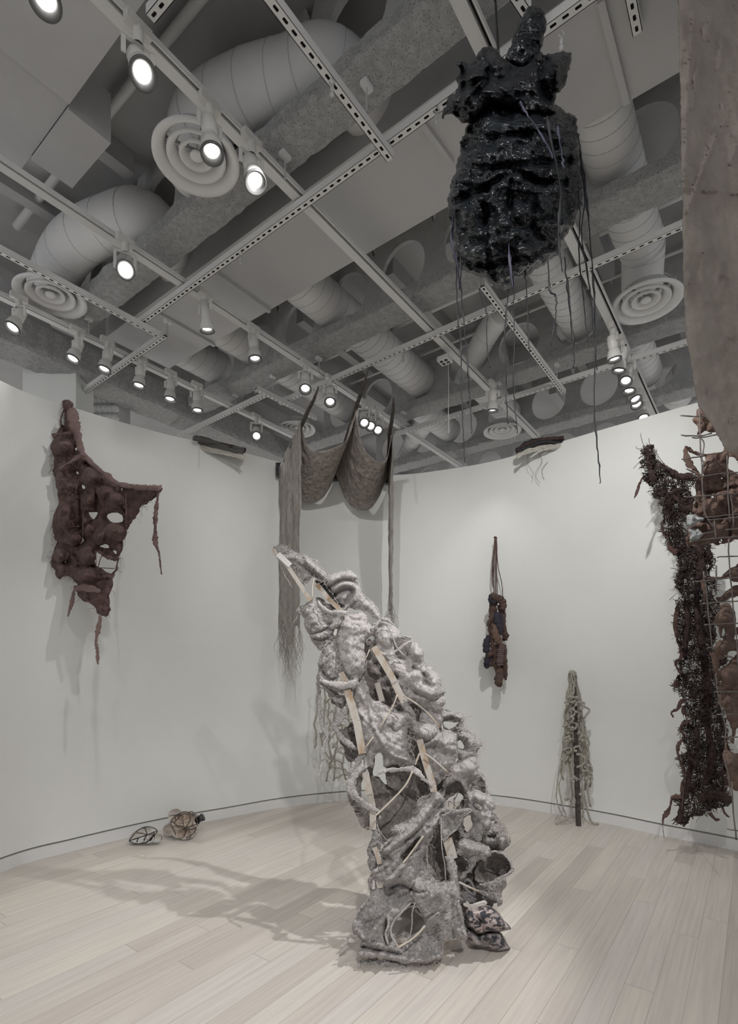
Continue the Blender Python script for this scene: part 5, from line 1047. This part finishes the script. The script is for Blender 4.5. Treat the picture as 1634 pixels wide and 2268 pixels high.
# ---------------------------------------------------------------- black bundle
M_blk = mat('black_plastic', (.010, .011, .014), .27, (.022, .027, .031), 12, bump=.035, bs=15, spec=.5, bd=2, stretch=(1, 1, 1.7))
M_blk2 = mat('black_plastic_matt', (.008, .009, .011), .34, (.016, .018, .022), 12, bump=.03, bs=13, bd=2)
M_rib = mat('black_ribbon', (.016, .017, .021), .5)
M_ribv = mat('violet_ribbon', (.05, .048, .085), .5)
BB = thing('black_wrapped_bundle', 'large glossy black wrapped bundle hanging from the ceiling with trailing ribbons', 'sculpture', P(1145, 380, d=1.92))
K1 = lambda *p: Zt(950, 0, 400, p, 1334.)
DB = lambda x, y: 1.92+0*x
cloth('bundle_body', K1((330,800),(480,720),(700,760),(940,780),(1010,820),(1080,870),(1100,1000),(1110,1150),(1150,1350),(1130,1500),(1080,1600),(1050,1700),(990,1760),(960,1860),(880,1930),(800,1990),(700,2050),(630,2080),(560,2150),(480,2110),(400,2050),(270,2010),(200,1960),(180,1850),(190,1750),(165,1650),(140,1560),(150,1400),(190,1280),(220,1160),(240,1020),(300,900)), M_blk, BB, DB, step=3.2, blob=(.24, 150, 1),
      rid=[(K1((300,960),(500,1010),(760,980),(1080,1000)), 7, -.03), (K1((230,1180),(400,1240),(640,1220),(1100,1180)), 8, -.035), (K1((200,1480),(400,1400),(640,1260),(760,1330),(1000,1360)), 8, -.04), (K1((430,1400),(420,1800),(500,2050)), 6, -.025), (K1((610,1340),(600,1600),(700,1680),(900,1600)), 6, -.025), (K1((200,1900),(400,1960),(700,1900),(950,1800)), 7, -.03), (K1((1050,1100),(1000,1400),(1060,1600)), 7, -.03), (K1((640,1270),(780,1330),(760,1680)), 6, -.03)],
      noise=(.030, 40), wr=(.010, 34), aniso=(-10, 1.8), edge=1.2, seed=170)
cloth('bundle_neck', K1((570,440),(600,330),(640,230),(660,160),(700,120),(720,60),(770,38),(830,70),(865,130),(860,220),(840,320),(820,380),(830,470),(700,520),(600,480)), M_blk, BB, DB, step=3, blob=(.06, 34, 1), noise=(.012, 20), wr=(.005, 16), aniso=(-10, 2), edge=.8, seed=171)
cloth('bundle_ruff', K1((200,480),(240,450),(330,440),(410,340),(500,370),(560,440),(700,500),(820,370),(870,440),(880,400),(1045,385),(1048,450),(1010,600),(970,680),(940,690),(930,780),(940,840),(700,860),(480,790),(380,850),(300,900),(240,910),(190,850),(130,850),(110,880),(95,850),(150,720),(210,650),(200,590),(230,520)), M_blk2, BB, lambda x, y: 1.86+0*x, step=3.2, blob=(.14, 60, 1.4),
      rid=[(K1((240,480),(260,600),(200,860)), 6, -.03), (K1((420,380),(440,560),(330,700)), 7, -.03), (K1((840,400),(830,600),(900,740)), 7, -.04), (K1((230,600),(400,560),(300,700)), 5, .03), (K1((960,430),(940,560),(960,660)), 6, .03)], noise=(.030, 36), wr=(.008, 30), edge=1.0, seed=172)
strand('hanging_cord', [(1088,-470), (1095,-40), (1097,0), (1100,60), (1104,125)], lambda x, y: 1.92+0*x, .0045, M_black, BB, 3)
for i, (pp, wd, vio) in enumerate(((((1150,225),(1172,260),(1200,300),(1225,350)), .008, 1), (((1234,280),(1242,330),(1248,375)), .009, 1), (((1125,480),(1128,560),(1135,640)), .010, 1), (((1005,440),(1012,520),(1010,600),(1014,700),(1020,760),(1022,860),(1027,980),(1029,1025)), .006, 0),
      (((1022,520),(1020,620),(1030,740),(1038,840),(1042,900),(1045,960)), .006, 0), (((1060,640),(1076,690),(1078,760),(1085,815)), .005, 0), (((1126,640),(1118,740),(1120,860),(1124,940)), .006, 0), (((1135,600),(1139,700),(1138,860),(1146,960)), .004, 0), (((1162,600),(1168,680),(1172,780)), .006, 0),
      (((1213,560),(1217,640),(1232,660),(1228,710),(1220,760),(1232,772)), .0065, 0), (((1250,570),(1262,680),(1270,770),(1270,815)), .007, 0), (((1280,300),(1296,420),(1288,520),(1306,640),(1322,820)), .006, 0), (((1284,340),(1300,460),(1312,600),(1318,740),(1316,900),(1324,1000),(1329,1070)), .007, 0),
      (((1278,380),(1284,480),(1282,560),(1292,660),(1302,760)), .005, 0), (((1210,260),(1240,420),(1235,520),(1245,600)), .010, 0), (((1010,460),(1000,520),(1012,590),(1018,640)), .010, 1))):
    dd = 1.70 if pp[0][1] < 600 and (1100 < pp[0][0] < 1250) else 1.80
    if pp[0][0] > 1270 or pp[0][0] < 1030: dd = 1.84
    strap('ribbon', pp, [wd, wd*1.2, wd*.9, wd*1.2, wd*.8, wd*.6], dd, M_ribv if vio else M_rib, BB, 180+i, 1.3, .0012, 8)
# ---------------------------------------------------------------- stuffed bundle on cords
T1 = lambda *p: Zt(1060, 1180, 80, p, 504.)
DS_ = lambda x, y: 5.33+0*x
SB = thing('stuffed_cloth_bundle', 'dark brown bundle of stuffed cloth tubes hanging from thin cords on the right wall', 'sculpture', P(1100, 1500, d=5.4))
M_br = mat('brown_jersey', (.075, .045, .038), .9, (.12, .075, .06), 20, bump=.004, bs=70)
M_tan = mat('tan_jersey', (.15, .095, .07), .9, bump=.003, bs=80); M_navy = mat('navy_jersey', (.035, .032, .045), .9, bump=.003, bs=80)
def stripe():
    m = mat('striped_jersey', (.20, .14, .125), .9); nt = m.node_tree; N = nt.nodes
    wv = N.new('ShaderNodeTexWave'); wv.bands_direction = 'Z'; wv.inputs['Scale'].default_value = 17; tc = N.new('ShaderNodeTexCoord')
    nt.links.new(tc.outputs['Object'], wv.inputs[0]); r = N.new('ShaderNodeValToRGB'); r.color_ramp.interpolation = 'CONSTANT'
    r.color_ramp.elements[0].color = (.055, .03, .028, 1); r.color_ramp.elements[1].position = .5; r.color_ramp.elements[1].color = (.19, .13, .12, 1)
    nt.links.new(wv.outputs[0], r.inputs[0]); nt.links.new(r.outputs[0], N['Principled BSDF'].inputs['Base Color']); return m
M_str = stripe()
for i, (pp, ww, m, dd) in enumerate(((((175,870),(240,900),(300,930),(340,1000),(330,1080)), (.04,.05,.055,.05,.04), M_br, 5.24), (((170,880),(165,950),(220,960),(300,900)), (.03,.035,.03,.04), M_navy, 5.25), (((220,900),(200,1050),(190,1200),(170,1350),(180,1450)), (.05,.055,.05,.04,.03), M_br, 5.30),
      (((240,1110),(260,1230),(290,1340),(310,1410)), (.03,.045,.04,.02), M_navy, 5.22), (((300,1000),(330,1150),(340,1300),(370,1440)), (.05,.045,.04,.04), M_br, 5.30), (((290,1120),(310,1200),(310,1330)), (.03,.035,.025), M_navy, 5.24), (((230,1270),(230,1400),(270,1500),(300,1540)), (.03,.055,.055,.03), M_tan, 5.23),
      (((140,1440),(110,1540),(110,1640),(150,1660)), (.03,.05,.05,.02), M_navy, 5.27), (((180,1440),(190,1560),(180,1680)), (.02,.025,.025), M_rs, 5.26), (((160,1680),(130,1760),(110,1850),(95,1870)), (.05,.05,.045,.02), M_navy, 5.28), (((120,1720),(170,1690),(200,1680)), (.03,.035,.03), M_rs, 5.24), (((150,1830),(210,1820),(250,1860)), (.04,.04,.03), M_br, 5.28),
      (((240,1560),(230,1720),(250,1850),(290,1950),(260,2060)), (.05,.055,.05,.055,.05), M_br, 5.29), (((330,1580),(300,1680),(290,1800),(300,1860)), (.045,.05,.05,.04), M_str, 5.22), (((340,1560),(350,1750),(360,1900),(375,2050)), (.04,.045,.045,.015), M_br, 5.30), (((300,1880),(290,2000),(280,2110),(320,2110)), (.05,.055,.05,.02), M_br, 5.25), (((130,1300),(150,1240),(180,1180)), (.03,.03,.02), M_br, 5.28), (((345,1400),(375,1440),(350,1490)), (.03,.045,.03), M_br, 5.26))):
    c = path(T1(*pp), dd, 6, .002, i); n_ = len(c); R = [max(.004, np.interp(k/(n_-1), np.linspace(0, 1, len(ww)), ww)*.72*(1+.12*math.sin(k*1.7+i))) for k in range(n_)]
    MB().tube(c, R, 12).build('stuffed_tube', m, SB, smooth=True)
for i, pp in enumerate(((230,62,190,430,188,650,210,800,205,880), (235,65,215,430,205,700,215,880), (240,65,238,500,240,870), (243,65,250,500,260,870), (248,70,265,450,320,700,335,900,350,1200,340,1400), (225,70,200,500,215,860))):
    strand('cord', T1(*[(pp[k], pp[k+1]) for k in range(0, len(pp), 2)]), 5.36, .0045, M_rs, SB, 5, .001, i)
strand('cord', T1((215,75),(232,60),(250,75)), 5.36, .010, M_rs, SB, 4); strand('cord', T1((320,2110),(350,2160),(290,2200)), 5.3, .0015, M_rs, SB, 4)
# ---------------------------------------------------------------- knotted rope mass on black post
V1 = lambda *p: Zt(1020, 1160, 360, p, 1166.)
RM = thing('knotted_rope_mass', 'pale knotted rope mass draped over a black post leaning on the right wall', 'sculpture', P(1280, 1827, z=0))
ft = P(1281, 1829, z=0); MB().bar(ft, P(1269.5, 1496, d=4.84), .036, .036, up=(0, 1, 0)).build('black_post', M_bark, RM)
q = random.Random(77); kn = 0
for i in range(30):
    f = (i+.5)/30; side = (f-.5)*2; bot = 1640+q.uniform(-60, 190)*(1-.3*abs(side)); top = 1484+abs(side)*10; pts = []
    y = top; x = 1268+side*4
    while y < bot:
        w_ = 3+30*min(1, (y-1480)/215)**.85 if y < 1700 else 33-(y-1700)*.05
        x = 1268+side*w_+(y-1480)*.035+q.gauss(0, 2.2); pts.append((x, y)); y += q.uniform(14, 28)
    if len(pts) > 2: strand('rope', pts, 4.86-.06*(1-abs(side))*q.uniform(.4, 1)+.03*q.random(), .0095, M_rope, RM, 4, .002, i, sides=7)
for i in range(34):
    y = q.uniform(1540, 1790); w_ = 4+27*min(1, (y-1480)/215); x = 1268+q.uniform(-1, .9)*w_+(y-1480)*.035; a = q.uniform(0, 6.28); l = q.uniform(9, 22)
    pts = [(x, y), (x+l*.5*math.cos(a), y+l*.4*math.sin(a)+3), (x+l*math.cos(a+.8), y+l*.8*math.sin(a+.8)+5), (x+l*.6*math.cos(a+1.8), y+l*math.sin(a+1.6)+9)]
    strand('rope', pts, 4.76+.05*q.random(), .010, M_rope, RM, 4, .003, i, sides=7)
    if i % 2: b = MB().sphere(P(x, y, d=4.76), .017, 8, (1, .9, .8)); b.build('knot', M_rope, RM, smooth=True)
for i, pp in enumerate((((740,1640),(710,1750),(690,1900),(690,1990),(730,2090),(770,2110)), ((745,1650),(725,1800),(705,1900),(740,2050),(760,2110)), ((780,2020),(800,2050),(780,2100),(740,2130),(680,2150)), ((890,1960),(910,2060),(940,2140),(990,2170)), ((870,1900),(880,2000),(875,2110)), ((880,1700),(900,1850),(930,2030)))):
    c = path(V1(*pp), 4.80, 5, .001, i); c = [Vector((v.x, v.y, max(v.z, .012))) for v in c]; MB().tube(c, .009 if i > 1 else .006, 7).build('rope', M_rope, RM, smooth=True)
# ---------------------------------------------------------------- bundles lying on the wall tops
def wbundle(lab, pts, m_list, d, seed, pale):
    t = thing('wall_top_bundle', lab, 'bundle', P(*pts[len(pts)//2], d=d)); q = random.Random(seed)
    for i in range(14):
        off = q.uniform(-5, 6); pp = [(x+q.gauss(0, 2), y+off+q.gauss(0, 2)) for x, y in pts]; m = m_list[i % len(m_list)]
        strand('bundled_strip', pp, d-.05+q.uniform(-.06, .02), q.uniform(.006, .016), m, t, 4, .003, i)
    for i in range(10):
        pp = [(x+q.gauss(0, 2), y+12+q.uniform(-3, 8)) for x, y in pts]; strand('pale_strand', pp, d-.10, .005, pale, t, 4, .003, i+40)
    return t
M_pal = mat('pale_yarn', (.50, .48, .43), .9); M_gry = mat('dark_grey_wood', (.10, .095, .09), .9)
wb1 = wbundle('flat bundle of dark strips and pale yarn on the left wall top beside the net', [(432, 972), (460, 980), (500, 990), (540, 999)], [M_gry, M_gry, M_dk], wall_d(485)-.0, 3, M_pal)
MB().bar(P(428, 970, d=wall_d(430)-.09), P(541, 997, d=wall_d(541)-.09), .04, .03).build('dark_board', M_gry, wb1)
strand('loose_yarn', [(441, 985), (442, 1010), (441, 1035)], wall_d(441)-.05, .0014, M_pal, wb1, 4)
wb2 = wbundle('rolled bundle of red and black cloth strips on the right wall top', [(1144, 998), (1170, 984), (1205, 977), (1246, 974)], [M_dk, M_red, M_rib, M_red], wall_d(1195)-.02, 4, M_pal)
for i, pp in enumerate(([(1168,1000),(1170,1030),(1180,1046),(1178,1060)], [(1185,995),(1200,1020),(1185,1050),(1195,1070)], [(1215,990),(1218,1015),(1200,1040),(1205,1060)])):
    strand('loose_yarn', pp, wall_d(1190)-.06, .0016, M_rs, wb2, 5, .002, i)
# ---------------------------------------------------------------- glass pieces at the foot of the left wall
def glass(name, c, r=.02):
    m = bpy.data.materials.new(name); m.use_nodes = True; b = m.node_tree.nodes['Principled BSDF']; b.inputs['Base Color'].default_value = (*c, 1)
    b.inputs['Roughness'].default_value = r; b.inputs['Transmission Weight'].default_value = 1; b.inputs['IOR'].default_value = 1.25; b.inputs['Specular IOR Level'].default_value = 1; return m
M_gl = glass('clear_glass', (.96, .96, .95)); M_ga = glass('smoky_glass', (.84, .76, .70)); M_wr = mat('dark_wire', (.05, .04, .038), .5)
H1 = lambda *p: Zt(240, 1740, 320, p)
LG = thing('glass_leaf', 'clear blown glass leaf in a dark wire frame on the floor by the left wall', 'glass', P(320, 1872, z=0))
gd = 4.30
for pp in (H1((235,625),(280,560),(350,495),(430,465),(500,475),(552,510),(520,560),(440,630),(380,655),(300,655),(235,625)), H1((235,625),(340,590),(440,555),(552,510)), H1((320,535),(380,540),(440,555)), H1((410,620),(440,555)), H1((440,555),(420,500),(400,480)), H1((340,590),(320,640)), H1((520,530),(490,600),(470,620))):
    strand('wire_frame', pp, gd-.04, .0042, M_wr, LG, 4)
def gblob(nm, x, y, rx, ry, rz, m, par, d, tilt=0):
    c = P(*H1((x, y))[0], d=d); M_ = Matrix.Rotation(tilt, 3, 'Y'); c.z = max(c.z, min(rx, rz)+.001)
    MB().sphere(c, 1, 24, (rx, ry, rz), M_).build(nm, m, par, smooth=True)
gblob('glass_bubble', 370, 565, .105, .05, .055, M_gl, LG, gd, -.42); gblob('glass_bubble', 530, 590, .055, .04, .035, M_gl, LG, gd-.02, .1); gblob('glass_bubble', 460, 600, .05, .04, .035, M_gl, LG, gd-.03, -.4)
CG = thing('glass_cluster', 'smoky blown glass cluster in dark wire with a black neck on the floor', 'glass', P(405, 1862, z=0)); gd = 4.43
for x, y, r in ((760, 340, .058), (855, 390, .072), (940, 400, .066), (690, 500, .050), (800, 510, .060), (920, 510, .056), (860, 560, .050), (790, 420, .060)):
    gblob('glass_bubble', x, y, r*1.08, r, r, M_ga, CG, gd+(.05 if x < 780 else -.02), .2)
a, c = P(*H1((985, 400))[0], d=gd), P(*H1((1070, 355))[0], d=gd); MB().tube([a, a+(c-a)*.5, c, c+(c-a)*.02], [.022, .026, .033, .030], 16).build('black_neck', M_black, CG, smooth=True)
for pp in (H1((840,300),(900,300),(960,330),(1000,380),(1005,460)), H1((840,300),(760,340),(715,390),(710,440),(740,500),(760,560)), H1((715,400),(780,450),(870,470),(960,450),(1000,430)), H1((870,470),(870,530),(850,580)), H1((880,590),(940,560),(980,510),(990,460)), H1((740,430),(800,350),(860,320),(920,330)), H1((920,330),(920,400),(880,465)), H1((880,480),(930,500),(980,480)), H1((910,300),(950,295),(980,330))):
    strand('wire_cage', pp, gd-.085, .004, M_wr, CG, 4)
# ---------------------------------------------------------------- repeats share a group
GR = {'track_lamp': 'spot lamps on the ceiling tracks', 'ceiling_beam': 'fireproofed beams under the ceiling', 'air_duct': 'air ducts under the ceiling', 'air_diffuser': 'round ceiling diffusers',
      'perforated_rail': 'perforated ceiling rails', 'light_track': 'lighting tracks', 'hanger_rod': 'hanger rods holding the rails', 'net_pole': 'poles under the draped net', 'pale_stone': 'stones held in the wire mesh',
      'conduit_pipe': 'conduit pipes under the deck', 'seam_bar': 'seam bars on the soffit', 'cable_hook': 'small hooks on the rails', 'wall_top_bundle': 'cloth bundles on the wall tops'}
for o in list(C.objects):
    if o.parent is None and o.name.split('.')[0] in GR: o['group'] = GR[o.name.split('.')[0]]
